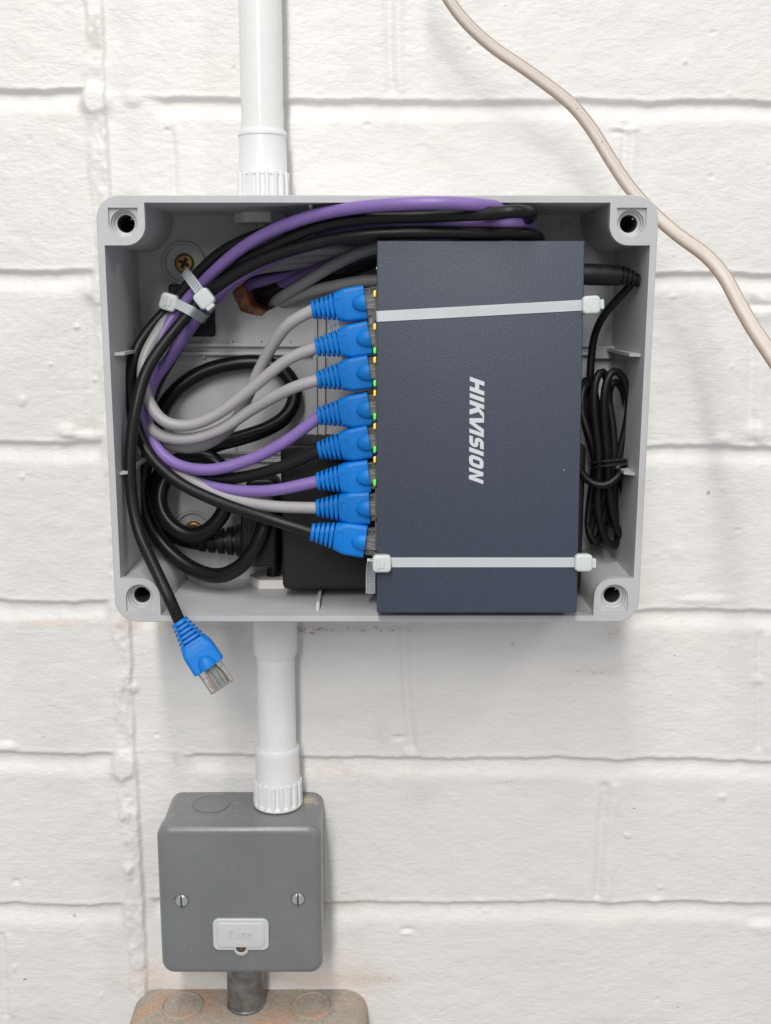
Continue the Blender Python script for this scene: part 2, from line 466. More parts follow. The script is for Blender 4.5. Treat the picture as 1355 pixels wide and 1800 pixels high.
def build_wall():
    d = .00072
    xs = np.concatenate([np.linspace(-1.4, -.26, 40), np.arange(-.255, .265, d), np.linspace(.27, 1.4, 40)])
    zs = np.concatenate([np.linspace(-1.45, -.44, 40), np.arange(-.435, .165, d), np.linspace(.17, 1.2, 40)])
    X, Z = np.meshgrid(xs, zs)
    dep = DW * ct - Z * st
    U = 655 + F * X / dep
    V = 900 - F * (DW * st + Z * ct) / dep
    near = (np.abs(X) < .3) & (Z > -.46) & (Z < .2)
    mm = .001
    H = fbm(X * 14, Z * 14, 3) * .8 + fbm(X * 60, Z * 75, 9, 4, .6) * .45
    # the old chased vertical joint
    vj = 177.5 + .0461 * V + fbm(Z * 40, Z * 0 + 3.3, 5) * 5 + fbm(Z * 160, Z * 0 + 1.3, 6) * 1.5
    du = U - vj
    nrm_ = lambda c: np.where(V < 360, 1, 1)
    left = U < vj
    n3 = fbm(X * 120, Z * 0 + 2, 15, 3) * 3 + fbm(X * 30, Z * 0 + 5, 16, 3) * 4
    rows = [  # (left row, right row at u=655, slope right)
        (158, 176, .006), (476, 480, .004), (777, 785, .002), (1057, 1077, -.006), (1324, 1331, .010), (1590, 1586, .002),
        (-170, -150, .006), (1850, 1850, 0)]
    # mm depths in a bed joint
    def joint(dv, wdt, depth):
        return -depth * (sstep(-3.5, 6.5, dv) * (1 - sstep(7, wdt, dv)) * .62 + sstep(-2.5, 4.5, dv) * (1 - sstep(wdt * .5, wdt * 1.25, dv)) * .38)
    bandL = sstep(-46, -30, du) * (U < vj)
    for (a, b_, s) in rows:
        vL = a + .008 * U + n3
        vR = b_ + s * (U - 655) + n3
        dL = V - vL; dR = V - vR
        H = H + np.where(left, joint(dL, 36, 2.7) * (1 - bandL), 0)
        wide = 34 + 4 * fbm(X * 20, Z * 0, 77)
        edge = sstep(70, 120, du) if a in (158, 1324) else sstep(5, 30, du)
        H = H + np.where(~left, joint(dR, wide, 2.6) * edge, 0)
        H = H + np.exp(-((dL + 5) / 4.0) ** 2) * .25 * left + np.exp(-((dR + 5) / 4.0) ** 2) * .25 * (~left)
    # rough band left of the joint + step to the right of it
    rough = np.clip(1 - 2.2 * np.abs(fbm(X * 70, Z * 38, 31, 4, .6)), -.4, 1)
    wb = sstep(-38 - 14 * fbm(Z * 30, Z * 0 + 7, 41), -22, du) * (1 - sstep(-1, 2, du))
    H = H + wb * (0.45 + rough * 1.5)
    H = H - sstep(-1, 6, du) * (1 - sstep(18, 70, du)) * (1.25 + .6 * fbm(Z * 50, Z * 0, 55))
    # perpends : (u0,v0,u1,v1,width,depth)
    for (u0, v0, u1, v1, w, dp) in [(684, -40, 686, 165, 16, .7), (1098, 215, 1090, 478, 16, .8), (706, 1095, 722, 1325, 17, .9),
                                    (1062, 1375, 1048, 1584, 18, .95), (300, 225, 308, 345, 14, .5), (1322, 520, 1318, 785, 18, .8),
                                    (4, 1640, 10, 1790, 14, .6), (157, 520, 160, 770, 18, .5), (1335, 1110, 1330, 1320, 14, .6), (88, 1375, 92, 1590, 12, .2)]:
        t = (V - v0) / (v1 - v0); uu = u0 + (u1 - u0) * t + fbm(Z * 60, Z * 0 + u0, 61) * 3
        mk = sstep(-.02, .04, t) * (1 - sstep(.96, 1.02, t))
        H = H + 1.55 * mk * (-dp * np.exp(-((U - uu) / (w * .45)) ** 2) + dp * .5 * np.exp(-((U - uu - w) / (w * .5)) ** 2))
    # lumps (u,v,ru,rv,h)
    rnd = random.Random(5)
    lumps = [(168, 178, 26, 20, 3.2), (176, 512, 26, 24, 2.8), (215, 1345, 24, 22, 3.0), (118, 758, 16, 12, 1.8), (150, 765, 30, 7, 1.2), (235, 175, 14, 12, 1.2),
             (136, 575, 5, 4, 1.0), (40, 705, 8, 9, .9), (168, 667, 5, 5, .8), (12, 1312, 18, 8, 1.5), (30, 1550, 6, 5, -1), (1100, 228, 20, 6, 1.0), (1085, 232, 12, 5, -1.2),
             (1335, 538, 24, 7, -1.6), (1335, 552, 28, 12, .9), (1325, 760, 18, 16, 1.4), (1270, 772, 14, 8, 1.0), (1240, 1055, 50, 8, 1.0), (1190, 970, 12, 12, .6),
             (1330, 1195, 10, 9, .9), (1268, 1400, 8, 6, .9), (1102, 1468, 6, 5, .9), (715, 1635, 11, 5, -1.0), (714, 1640, 8, 4, .7), (1150, 1583, 13, 7, .9), (1338, 1618, 26, 8, -1.1), (1345, 1630, 24, 12, .9),
             (718, 1322, 9, 8, 1.2), (612, 1348, 10, 14, .7), (700, 1297, 12, 5, -.8), (1000, 1130, 24, 14, .6), (1203, 108, 4, 4, .9), (822, 88, 3, 3, -.8), (412, 121, 3, 3, -.8), (293, 228, 4, 3, -1.2),
             (236, 1210, 8, 8, 1.4), (222, 1430, 10, 12, 1.2), (228, 1530, 9, 20, 1.4), (245, 1690, 12, 14, 1.2), (840, 1582, 12, 4, .6), (964, 1578, 10, 4, .5)]
    for i in range(60):
        lumps.append((rnd.uniform(0, 1355), rnd.uniform(0, 1800), rnd.uniform(3, 7), rnd.uniform(2.5, 5), rnd.choice([.5, .6, -.6, .35, -.4])))
    for (u, v, ru, rv, hh) in lumps:
        w = np.exp(-(((U - u) / ru) ** 2 + ((V - v) / rv) ** 2) ** 1.5)
        H = H + w * hh
    H = np.clip(H, -6, 3.4)
    # drilled hole behind the box
    q = np.hypot((U - 492) / 1.15, (V - 504)) + 6 * fbm(X * 150, Z * 150, 71)
    H = H - 32 * (1 - sstep(26, 52, q))
    Y = -H * mm
    Y = np.where(near, Y, np.where((np.abs(X) < .5) & (np.abs(Z) < .6), 0, 0))
    # stains
    st_ = np.zeros(X.shape + (4,)); st_[..., 3] = 1
    def blob(u, v, ru, rv): return np.exp(-(((U - u) / ru) ** 2 + ((V - v) / rv) ** 2))
    st_[..., 0] = (blob(95, 1096, 75, 8) * .7 + blob(170, 70, 10, 60) * .45 + blob(143, 185, 8, 12) * .6 + blob(222, 1095, 14, 18) * .8 + blob(218, 1212, 8, 6) * .7
                   + blob(150, 745, 40, 12) * .35 + blob(310, 1335, 8, 16) * .6 + blob(110, 207, 50, 6) * .35 + blob(600, 1360, 110, 16) * .35
                   + blob(600, 1590, 60, 22) * .4 + blob(640, 1720, 60, 55) * .35 + blob(270, 1720, 60, 26) * .5 + blob(550, 1722, 120, 14) * .6 + blob(672, 1290, 14, 30) * .35 + blob(300, 1105, 100, 10) * .3)
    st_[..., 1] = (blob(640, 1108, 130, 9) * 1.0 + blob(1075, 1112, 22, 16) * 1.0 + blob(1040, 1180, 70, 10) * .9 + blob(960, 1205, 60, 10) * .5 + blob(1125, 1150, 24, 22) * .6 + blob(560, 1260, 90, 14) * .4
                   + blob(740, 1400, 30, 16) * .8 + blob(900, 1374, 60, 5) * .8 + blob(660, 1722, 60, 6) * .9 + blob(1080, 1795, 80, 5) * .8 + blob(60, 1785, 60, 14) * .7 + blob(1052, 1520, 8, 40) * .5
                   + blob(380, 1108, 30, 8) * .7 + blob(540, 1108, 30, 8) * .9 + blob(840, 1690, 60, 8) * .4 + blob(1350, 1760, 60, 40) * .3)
    st_[..., 2] = 1 - sstep(76, 84, q)
    st_ = np.clip(st_, 0, 1)
    ny, nx = X.shape
    co = np.stack([X, Y, Z + Z0], -1).reshape(-1, 3).astype(np.float32)
    idx = np.arange(nx * ny).reshape(ny, nx)
    q4 = np.stack([idx[:-1, :-1], idx[:-1, 1:], idx[1:, 1:], idx[1:, :-1]], -1).reshape(-1, 4)
    me = bpy.data.meshes.new('wall')
    me.vertices.add(len(co)); me.vertices.foreach_set('co', co.ravel())
    me.loops.add(q4.size); me.loops.foreach_set('vertex_index', q4.ravel().astype(np.int32))
    me.polygons.add(len(q4)); me.polygons.foreach_set('loop_start', (np.arange(len(q4)) * 4).astype(np.int32))
    me.polygons.foreach_set('use_smooth', np.ones(len(q4), dtype=bool))
    me.update(calc_edges=True)
    a = me.attributes.new('stain', 'FLOAT_COLOR', 'POINT')
    a.data.foreach_set('color', st_.reshape(-1).astype(np.float32))
    me.materials.append(M['wall'])
    o = bpy.data.objects.new('wall', me); C.objects.link(o)
    o['kind'] = 'structure'
    return o
build_wall()

# ------------------------------------------------------------------ junction box (housing)
BX = P(663, 530, .07).x
HB = .070
ztop = P(655, 344.5, HB).z; zbot = P(655, 1092, HB).z
BW = .2405; BH = ztop - zbot; BZ = (ztop + zbot) / 2
boxe = empty('junction_box', 'open pale grey plastic wall box without its lid, holding the network equipment', 'junction box', (BX, 0, BZ))
def rel(p, e=None): return Vector(p) - Vector((BX, 0, BZ))
wt = .0027
def inner(size, r, wtx=wt, n=6, side=None):
    """inner opening outline with four corner posts"""
    w = BW / 2 - wtx; h = BH / 2 - wtx
    px_, pz_ = BW / 2 - size, BH / 2 - size
    pts = []
    def arc(cx, cz, a0, a1):
        for i in range(n + 1):
            a = R(a0 + (a1 - a0) * i / n); pts.append((cx + r * math.cos(a), cz + r * math.sin(a)))
    fr = .0004
    # go counter-clockwise starting right side
    pts.append((w, -pz_ )); pts.append((w, pz_))
    arc(px_ + r, pz_ + r, 270, 180); pts.append((px_, h))
    pts.append((-px_, h)); arc(-px_ - r, pz_ + r, 0, -90); pts.append((-w, pz_))
    pts.append((-w, -pz_)); arc(-px_ - r, -pz_ - r, 90, 0); pts.append((-px_, -h))
    pts.append((px_, -h)); arc(px_ + r, -pz_ - r, 180, 90)
    return pts
PS = .0205
bm = bmesh.new()
outer = rrect(BW, BH, .0098, 10)
holes = []
hc = []
for sx in (-1, 1):
    for sz in (-1, 1):
        cx, cz = sx * (BW / 2 - .0112), sz * (BH / 2 - .0112)
        hc.append((cx, cz, sz))
def ushape(cx, cz, sz, hw=.0064, n=14):
    # flat towards the box's top/bottom edge, round towards the middle
    pts = [(cx + hw, cz + sz * hw), (cx - hw, cz + sz * hw)]
    for i in range(n + 1):
        a = math.pi + sz * math.pi * i / n
        pts.append((cx + hw * math.cos(a), cz + hw * math.sin(a)))
    return pts
ush = [ushape(*c) for c in hc]
inn0 = inner(PS, .0085)
vs = fill(bm, [outer, inn0] + ush, -HB)
# outer wall with small front rounding and slight draft
def ring(pts, y): return [bm.verts.new((p[0], y, p[1])) for p in pts]
# rebuild housing front: outer edge chamfer
o1 = vs[0]
o2 = ring(rrect(BW + .0008, BH + .0008, .0102, 10), -HB + .0005)
o3 = ring(rrect(BW + .0006, BH + .0006, .0102, 10), -HB + .004)
o4 = ring(rrect(BW - .0006, BH - .0006, .0100, 10), -HB + .0045)
o5 = ring(rrect(BW - .0024, BH - .0024, .0095, 10), -.0005)
for a_, b_ in ((o1, o2), (o2, o3), (o3, o4), (o4, o5)): bridge(bm, a_, b_)
i1 = vs[1]
i2 = ring(inner(PS, .0085, wt + .00001), -HB + .0035)
i3 = ring(inner(PS - .0010, .0125, wt + .0001), -HB + .0042)
i4 = ring(inner(PS + .0002, .0145, wt + .0002), -.0038)
for a_, b_ in ((i1, i2), (i2, i3), (i3, i4)): bridge(bm, a_, b_)
# screw wells
for (cx, cz, sz), u in zip(hc, vs[2:]):
    pts = ushape(cx, cz, sz)
    d1 = ring(pts, -HB + .0016); bridge(bm, u, d1)
    es = [bm.edges.new((d1[i], d1[(i + 1) % len(d1)])) if bm.edges.get((d1[i], d1[(i + 1) % len(d1)])) is None else bm.edges.get((d1[i], d1[(i + 1) % len(d1)])) for i in range(len(d1))]
    c1 = ring(circ(.0058, 32, cx, cz), -HB + .0016)
    for i in range(32): es.append(bm.edges.new((c1[i], c1[(i + 1) % 32])))
    bmesh.ops.triangle_fill(bm, use_beauty=True, edges=es, normal=(0, -1, 0))
    prev = c1
    for (r_, y_) in ((.0055, .0030), (.0050, .0033), (.0048, .0046), (.0039, .0049), (.0037, .0056)):
        nx_ = ring(circ(r_, 32, cx, cz), -HB + y_); bridge(bm, prev, nx_); prev = nx_
bmesh.ops.remove_doubles(bm, verts=bm.verts[:], dist=1e-6)
housing = mesh_obj('housing', bm, M['box'], boxe)
# dark screw wells bottoms
for (cx, cz, sz) in hc:
    bm = bmesh.new(); lathe(bm, [(.0037, -HB + .0055), (.0035, -.008)], 24, 'y', cap1=True)
    mesh_obj('screw_well', bm, M['dark_hole'], boxe, loc=(cx, 0, cz))
    bm = bmesh.new(); block(bm, .0005, .0016, .0, -.0008, .0001)
    mesh_obj('well_ridge', bm, M['box'], boxe, loc=(cx + .0025, -HB + .0078, cz + .0025), rot=(0, R(45), 0))
# back panel with the ragged opening
bm = bmesh.new()
hp = [(409, 514), (414, 506), (421, 503), (430, 494), (446, 484), (470, 478), (500, 478), (525, 486), (530, 500), (520, 518), (500, 528), (483, 541), (472, 546), (460, 556), (444, 553), (424, 547), (418, 534), (413, 526)]
hl = [(rel(P(u, v, .004)).x, rel(P(u, v, .004)).z) for u, v in hp]
ou = rrect(BW - .0030, BH - .0030, .009, 8)
f1 = fill(bm, [ou, hl], -.004); f2 = fill(bm, [ou, hl], -.0006)
bridge(bm, f1[0], f2[0]); bridge(bm, f1[1], f2[1])
mesh_obj('back_panel', bm, M['box'], boxe, smooth=False)
# ribs on the side walls
def rib_at(side, v=None, u=None):
    bm = bmesh.new()
    prt = .0042
    if side in 'LR':
        sx = -1 if side == 'L' else 1
        zc = rel(P(655, v, .064)).z
        x0 = sx * (BW / 2 - wt - .0001)
        pr = [(0.0002, -.0641), (prt, -.0600), (prt, -.0560), (prt * .8, -.0045), (0.0002, -.0045)]
        a_ = [(x0 - sx * p[0], p[1], zc - .0008) for p in pr]; b2 = [(x, y, z + .0014) for x, y, z in a_]
    else:
        sz = 1 if side == 'T' else -1
        xc = rel(P(u, 600 if side == 'T' else 900, .05)).x
        z0 = sz * (BH / 2 - wt - .0001)
        pr = [(0.0002, -.0641), (prt * .8, -.0600), (prt * .8, -.0560), (prt * .8, -.0045), (0.0002, -.0045)]
        a_ = [(xc - .0007, p[1], z0 - sz * p[0]) for p in pr]; b2 = [(x + .0014, y, z) for x, y, z in a_]
    loft(bm, [a_, b2]); mesh_obj('stiffening_rib', bm, M['box'], boxe, smooth=False)
rib_at('L', 622); rib_at('L', 832); rib_at('R', 624); rib_at('R', 833)
rib_at('T', u=552); rib_at('B', u=560)
# raised lines on the back panel
def bar(u0, v0, u1, v1, w=.0018, hh=.0034, name='panel_rib'):
    a_ = rel(P(u0, v0, .004)); b2 = rel(P(u1, v1, .004))
    bm = bmesh.new(); L = (b2 - a_).length
    ang = math.atan2(b2.z - a_.z, b2.x - a_.x)
    block(bm, L, w, .0001, -hh, .0002, .0003)
    mesh_obj(name, bm, M['box'], boxe, loc=((a_.x + b2.x) / 2, -.004, (a_.z + b2.z) / 2), rot=(0, -ang, 0))
bar(300, 606, 553, 606); bar(300, 621, 553, 621)
bar(600, 606, 1040, 606); bar(600, 621, 1040, 621)
bar(555, 500, 556, 603); bar(570, 500, 571, 603); bar(555, 625, 556, 790); bar(570, 625, 570, 790)
bar(290, 794, 552, 794); bar(290, 808, 552, 808)
for u in (360, 408, 458, 509): bar(u, 598, u, 604, .0016, .0022, 'panel_nub'); bar(u, 624, u, 630, .0016, .0022, 'panel_nub')
for u in (370, 415, 462): bar(u, 783, u, 791, .0016, .0022, 'panel_nub')
bm = bmesh.new(); block(bm, .011, .0065, 0, -.006, .0008, .0004); mesh_obj('panel_lug', bm, M['box'], boxe, loc=rel(P(1058, 618, .004)))
def disc(u, v, r, hh=.0003):
    bm = bmesh.new(); lathe(bm, [(r, 0), (r, -hh), (r - .0002, -hh - .0001)], 40, 'y', cap1=True)
    p = rel(P(u, v, .004)); mesh_obj('knockout_disc', bm, M['box'], boxe, loc=(p.x, -.004, p.z))
disc(508, 566, .0032); disc(996, 401, .0037); disc(770, 640, .0032)
def boss(u, v):
    p = rel(P(u, v, .004))
    bm = bmesh.new()
    lathe(bm, [(.0108, 0), (.0106, -.0022), (.0102, -.0029), (.0096, -.0029), (.0091, -.0018), (.0088, -.0004), (.0052, -.0002)], 48, 'y', cap1=True)
    b_ = mesh_obj('screw_boss', bm, M['box'], boxe, loc=(p.x, -.004, p.z))
    s = bpy.data.objects.new('mounting_screw', None)
    bm = bmesh.new()
    lathe(bm, [(.0049, 0), (.0048, -.0008), (.0043, -.0013), (.0034, -.0015), (.0026, -.0014)], 36, 'y', cap1=True)
    hd = mesh_obj('mounting_screw', bm, M['brass'], boxe, loc=(p.x, -.0042, p.z))
    bm = bmesh.new()
    block(bm, .0056, .0016, 0, -.0001, .0003, cx=0); block(bm, .0016, .0056, -.00002, -.00013, .0002)
    mesh_obj('cross_slot', bm, M['dark_hole'], hd, loc=(0, -.00145, 0), rot=(0, R(28), 0))
boss(325, 463); boss(342, 932)

# ------------------------------------------------------------------ conduits
CH = .0140
def zz(v, h=CH): return P(655, v, h).z
def conduit_common(parent, segs, x, ribs=None):
    pass
xu = P(462.5, 250, CH).x; xl = P(485, 1150, CH).x
def fins(bm, z0, z1, r0, r1, n=22, out=.0012):
    """coupling body with vertical grip fins, z0 -> z1"""
    N = n * 6
    secs = []
    for z, r in ((z0, r0), (z1, r1)):
        s = []
        for i in range(N):
            a = 2 * math.pi * i / N; k = (i % 6)
            rr = r + (out if k in (0, 1, 2) else 0)
            s.append((rr * math.cos(a), rr * math.sin(a), z))
        secs.append(s)
    loft(bm, secs)
def hexnut(name, parent, z, up, loc):
    bm = bmesh.new()
    R6 = .0124
    for (a0, a1) in ((0, .0046),):
        s0 = [(R6 * math.cos(R(60 * i)), R6 * math.sin(R(60 * i)), a0) for i in range(6)]
        s1 = [(R6 * math.cos(R(60 * i)), R6 * math.sin(R(60 * i)), a1) for i in range(6)]
        loft(bm, [s0, s1])
    bmesh.ops.bevel(bm, geom=bm.edges[:], offset=.0003, segments=2, affect='EDGES')
    return mesh_obj(name, bm, M['nut'], parent, loc=loc, rot=(0, 0, 0))
# upper
up = empty('conduit_pipe', 'upper white plastic conduit running down into the top of the grey box', 'conduit', (xu, -CH, ztop))
def loc_z(v, base): return zz(v) - base
bm = bmesh.new(); r = .0100
z_t = .34; zc = loc_z(236, ztop); zf = loc_z(308, ztop)
lathe(bm, [(r, z_t), (r, zc - .004)], 56, cap0=True, cap1=True); mesh_obj('pipe', bm, M['white_pvc'], up)
bm = bmesh.new(); lathe(bm, [(r + .0002, zc + .0012), (.0112, zc + .0012), (.0116, zc + .0004), (.0116, zc - .001), (.0112, zc - .0014), (.0114, zf), (.0116, zf - .0003)], 56, cap0=True, cap1=True)
cp = mesh_obj('coupling', bm, M['white_fit'], up)
bm = bmesh.new(); fins(bm, zf + .0008, .0002, .0111, .0114, 18, .0013); mesh_obj('grip_collar', bm, M['white_fit'], cp)
zi = BZ + BH / 2 - wt - ztop
hexnut('lock_nut', up, 0, 1, (P(457, 378, CH).x - xu, 0, zi - .0048))
# lower
lw = empty('conduit_pipe', 'lower white plastic conduit joining the grey box to the steel fuse box below', 'conduit', (xl, -CH, zbot))
def lz(v): return zz(v) - zbot
bm = bmesh.new(); lathe(bm, [(.0100, lz(1140)), (.0100, lz(1320))], 56, cap0=True, cap1=True); mesh_obj('pipe', bm, M['white_pvc'], lw)
bm = bmesh.new(); lathe(bm, [(.0116, -.0003), (.0114, lz(1142)), (.0108, lz(1150)), (.0102, lz(1151))], 56, cap0=True, cap1=True); mesh_obj('coupling', bm, M['white_fit'], lw)
bm = bmesh.new(); lathe(bm, [(.0102, lz(1312)), (.0114, lz(1312)), (.0117, lz(1316)), (.0115, lz(1322)), (.0117, lz(1372)), (.0118, lz(1374))], 56, cap0=True, cap1=True)
cp2 = mesh_obj('coupling', bm, M['white_fit'], lw)
FT = P(655, 1390, 0).z      # top of the steel box
bm = bmesh.new(); fins(bm, lz(1368), FT - zbot + .0010, .0114, .0117, 18, .0014); mesh_obj('grip_collar', bm, M['white_fit'], cp2)
bm = bmesh.new(); lathe(bm, [(.0127, FT - zbot + .0016), (.0130, FT - zbot + .0012), (.0130, FT - zbot + .0002)], 56, cap0=True, cap1=True); mesh_obj('collar_flange', bm, M['white_fit'], cp2)
hexnut('lock_nut', lw, 0, 1, (P(481, 1028, CH).x - xl, 0, BZ - BH / 2 + wt + .0002 - zbot))
up['group'] = lw['group'] = 'white plastic conduits'

# ------------------------------------------------------------------ steel fuse box
FB = .0850; fx = P(423, 1575, .04).x; fz0 = FT - FB
M['metal_box'] = metal_paint('grey_steel_paint_dusty', (.034, -.010, FB))
fb = empty('fused_connection_unit', 'square grey steel fuse box under the lower white conduit, with two slotted screws', 'fuse box', (fx, 0, fz0))
bm = bmesh.new(); block(bm, FB - .0012, FB - .0012, .0, -.0300, .0068, 0, cz=FB / 2); mesh_obj('back_box', bm, M['metal_box'], fb)
bm = bmesh.new(); block(bm, FB, FB - .0004, -.0300, -.0405, .0068, .0040, cz=FB / 2, es=6, eback=.0004); pl = mesh_obj('front_plate', bm, M['metal_plate'], fb)
def onplate(u, v): p = P(u, v, .0405); return (p.x - fx, p.z - fz0)
# knockout on the top
kp = P(372, 1410, 0); kx = kp.x - fx
bm = bmesh.new(); lathe(bm, [(.0100, 0), (.0100, .0004), (.0097, .0005), (.0092, .00005)], 48, cap0=True, cap1=True); mesh_obj('knockout_disc', bm, M['metal_box'], fb, loc=(P(372, 1410, .0145).x - fx, -.0145, FB - .0006))
for u, v in ((320, 1583), (524.5, 1580)):
    x, z = onplate(u, v)
    bm = bmesh.new(); lathe(bm, [(.0040, 0), (.0040, -.0003), (.0034, -.0004), (.0032, -.0001)], 36, 'y', cap1=True)
    mesh_obj('screw_recess', bm, M['galv'], pl, loc=(x, -.0404, z))
    bm = bmesh.new(); lathe(bm, [(.0033, .0), (.0032, -.0005), (.0026, -.0010), (.0015, -.0013)], 36, 'y', cap1=True)
    s = mesh_obj('plate_screw', bm, M['zinc'], pl, loc=(x, -.0404, z))
    bm = bmesh.new(); block(bm, .0009, .0064, -.0005, -.00145, .0001); mesh_obj('screw_slot', bm, M['dark_hole'], s)
# fuse holder
x0, z0_ = onplate(424.5, 1641)
fw, fh = px(98, 1640, .0405), px(60, 1640, .0405)
def fuse_outline(w, h, r, nr):
    pts = rrect(w, h, r, 6)
    # split bottom edge to insert the round notch bulge
    out = pts[:21]   # through bottom-left arc
    zb = -h / 2; c = (0, zb + .0004)
    a0 = math.asin(min(1, .0004 / nr))
    for i in range(13):
        a = math.pi + a0 + (math.pi - 2 * a0) * i / 12
        out.append((c[0] + nr * math.cos(a), c[1] + nr * math.sin(a)))
    return out + pts[21:]
bm = bmesh.new()
loft(bm, [XZ(fuse_outline(fw, fh, .0032, .0038), 0), XZ(fuse_outline(fw, fh, .0032, .0038), -.0009), XZ(fuse_outline(fw - .0008, fh - .0008, .0028, .0034), -.0013)])
fhold = mesh_obj('fuse_holder', bm, M['fuse_white'], fb, loc=(x0, -.0405, z0_))
bm = bmesh.new(); block(bm, fw - .0046, fh - .0040, -.0011, -.0019, .0022, .0004); mesh_obj('fuse_cap', bm, M['fuse_white'], fhold)
bm = bmesh.new(); lathe(bm, [(.0033, -.0012), (.0033, -.00215), (.0028, -.00215), (.0026, -.0016)], 32, 'y', cap1=True); mesh_obj('screw_collar', bm, M['fuse_white'], fhold, loc=(0, 0, -fh / 2 + .0017))
bm = bmesh.new(); lathe(bm, [(.0027, -.00165), (.0027, -.00168)], 32, 'y', cap1=True); mesh_obj('screw_hole', bm, M['dark_hole'], fhold, loc=(0, 0, -fh / 2 + .0017))
bm = bmesh.new(); lathe(bm, [(.0007, -.0016), (.0006, -.0021)], 16, 'y', cap1=True); mesh_obj('brass_screw', bm, M['brass'], fhold, loc=(.0001, 0, -fh / 2 + .0012))
cu = bpy.data.curves.new('fuse_text', 'FONT'); cu.body = 'fuse'; cu.size = .0066; cu.extrude = .0005; cu.bevel_depth = 0; cu.offset = .00002; cu.align_x = 'CENTER'; cu.space_character = 1.15
to = bpy.data.objects.new('tmp', cu); C.objects.link(to)
dg = bpy.context.evaluated_depsgraph_get(); dg.update()
tm = bpy.data.meshes.new_from_object(to.evaluated_get(dg)); bpy.data.objects.remove(to)
tm.materials.clear(); tm.materials.append(M['fuse_white'])
t_ = bpy.data.objects.new('embossed_lettering', tm); C.objects.link(t_); t_.parent = fhold; t_.location = (0, -.0019, -.0008); t_.rotation_euler = (R(90), 0, 0)

# steel stub and old box
RT = P(655, 1739, 0).z
sx_ = P(433, 1745, .0125).x
stub = empty('steel_conduit', 'short galvanised steel conduit stub between the steel fuse box and the rusty box', 'conduit', (sx_, -.0125, RT))
bm = bmesh.new(); lathe(bm, [(.0101, .0002), (.0103, .0008), (.0103, fz0 - RT - .0002)], 48, cap0=True, cap1=True); mesh_obj('tube', bm, M['galv'], stub)
bm = bmesh.new(); lathe(bm, [(.0107, .0001), (.0107, .0014), (.0104, .0018)], 48, cap0=True, cap1=True); mesh_obj('collar', bm, M['galv'], stub)
rx = P(438, 1745, .01).x
rb = empty('socket_back_box', 'dusty rust-stained steel box at the bottom edge of the photo', 'steel box', (rx, 0, RT - .086))
bm = bmesh.new(); block(bm, .1335, .086, 0, -.048, .0140, .0060, cz=.043, es=5); mesh_obj('body', bm, M['rusty'], rb)
for u, v in ((321, 1768), (549, 1764)):
    h_ = .0150
    bm = bmesh.new(); lathe(bm, [(.0118, -.0002), (.0117, .0009), (.0109, .0013), (.0103, .0004)], 48, cap0=True, cap1=True); mesh_obj('knockout_disc', bm, M['rusty'], rb, loc=(P(u, v, h_).x - rx, -h_, .086))

# ------------------------------------------------------------------ network switch
SWW = .0898; SWH = .1640; SWT = .027
base = P((663 + 1013) / 2, 1077, .081)
tilt = math.atan2(.081 - .0674, P(655, 423, .0674).z - base.z)
SWH = math.hypot(.081 - .0674, P(655, 423, .0674).z - base.z)
SWM = Matrix.Translation(base + Vector((0, math.cos(tilt) * SWT, -math.sin(tilt) * SWT))) @ Matrix.Rotation(-tilt, 4, 'X')
# origin = bottom centre of the rear face; local -y is the front
sw = empty('network_switch', 'dark navy metal network switch filling the right half of the grey box', 'network switch', mat4=SWM)
swi = SWM.inverted()
bm = bmesh.new()
block(bm, SWW, SWH, 0, -SWT, .0004, .0005, n=3, cz=SWH / 2, es=3)
casing = mesh_obj('casing', bm, M['switch'], sw)
# seam lip down the front left edge
def swp(u, v, dy=0):
    """photo pixel -> switch local coords on front face (+dy out)"""
    o = swi @ Vector((0, -DW, Z0)); q = swi @ P(u, v, .07)
    d = q - o; t = (-SWT - dy - o.y) / d.y
    return o + d * t
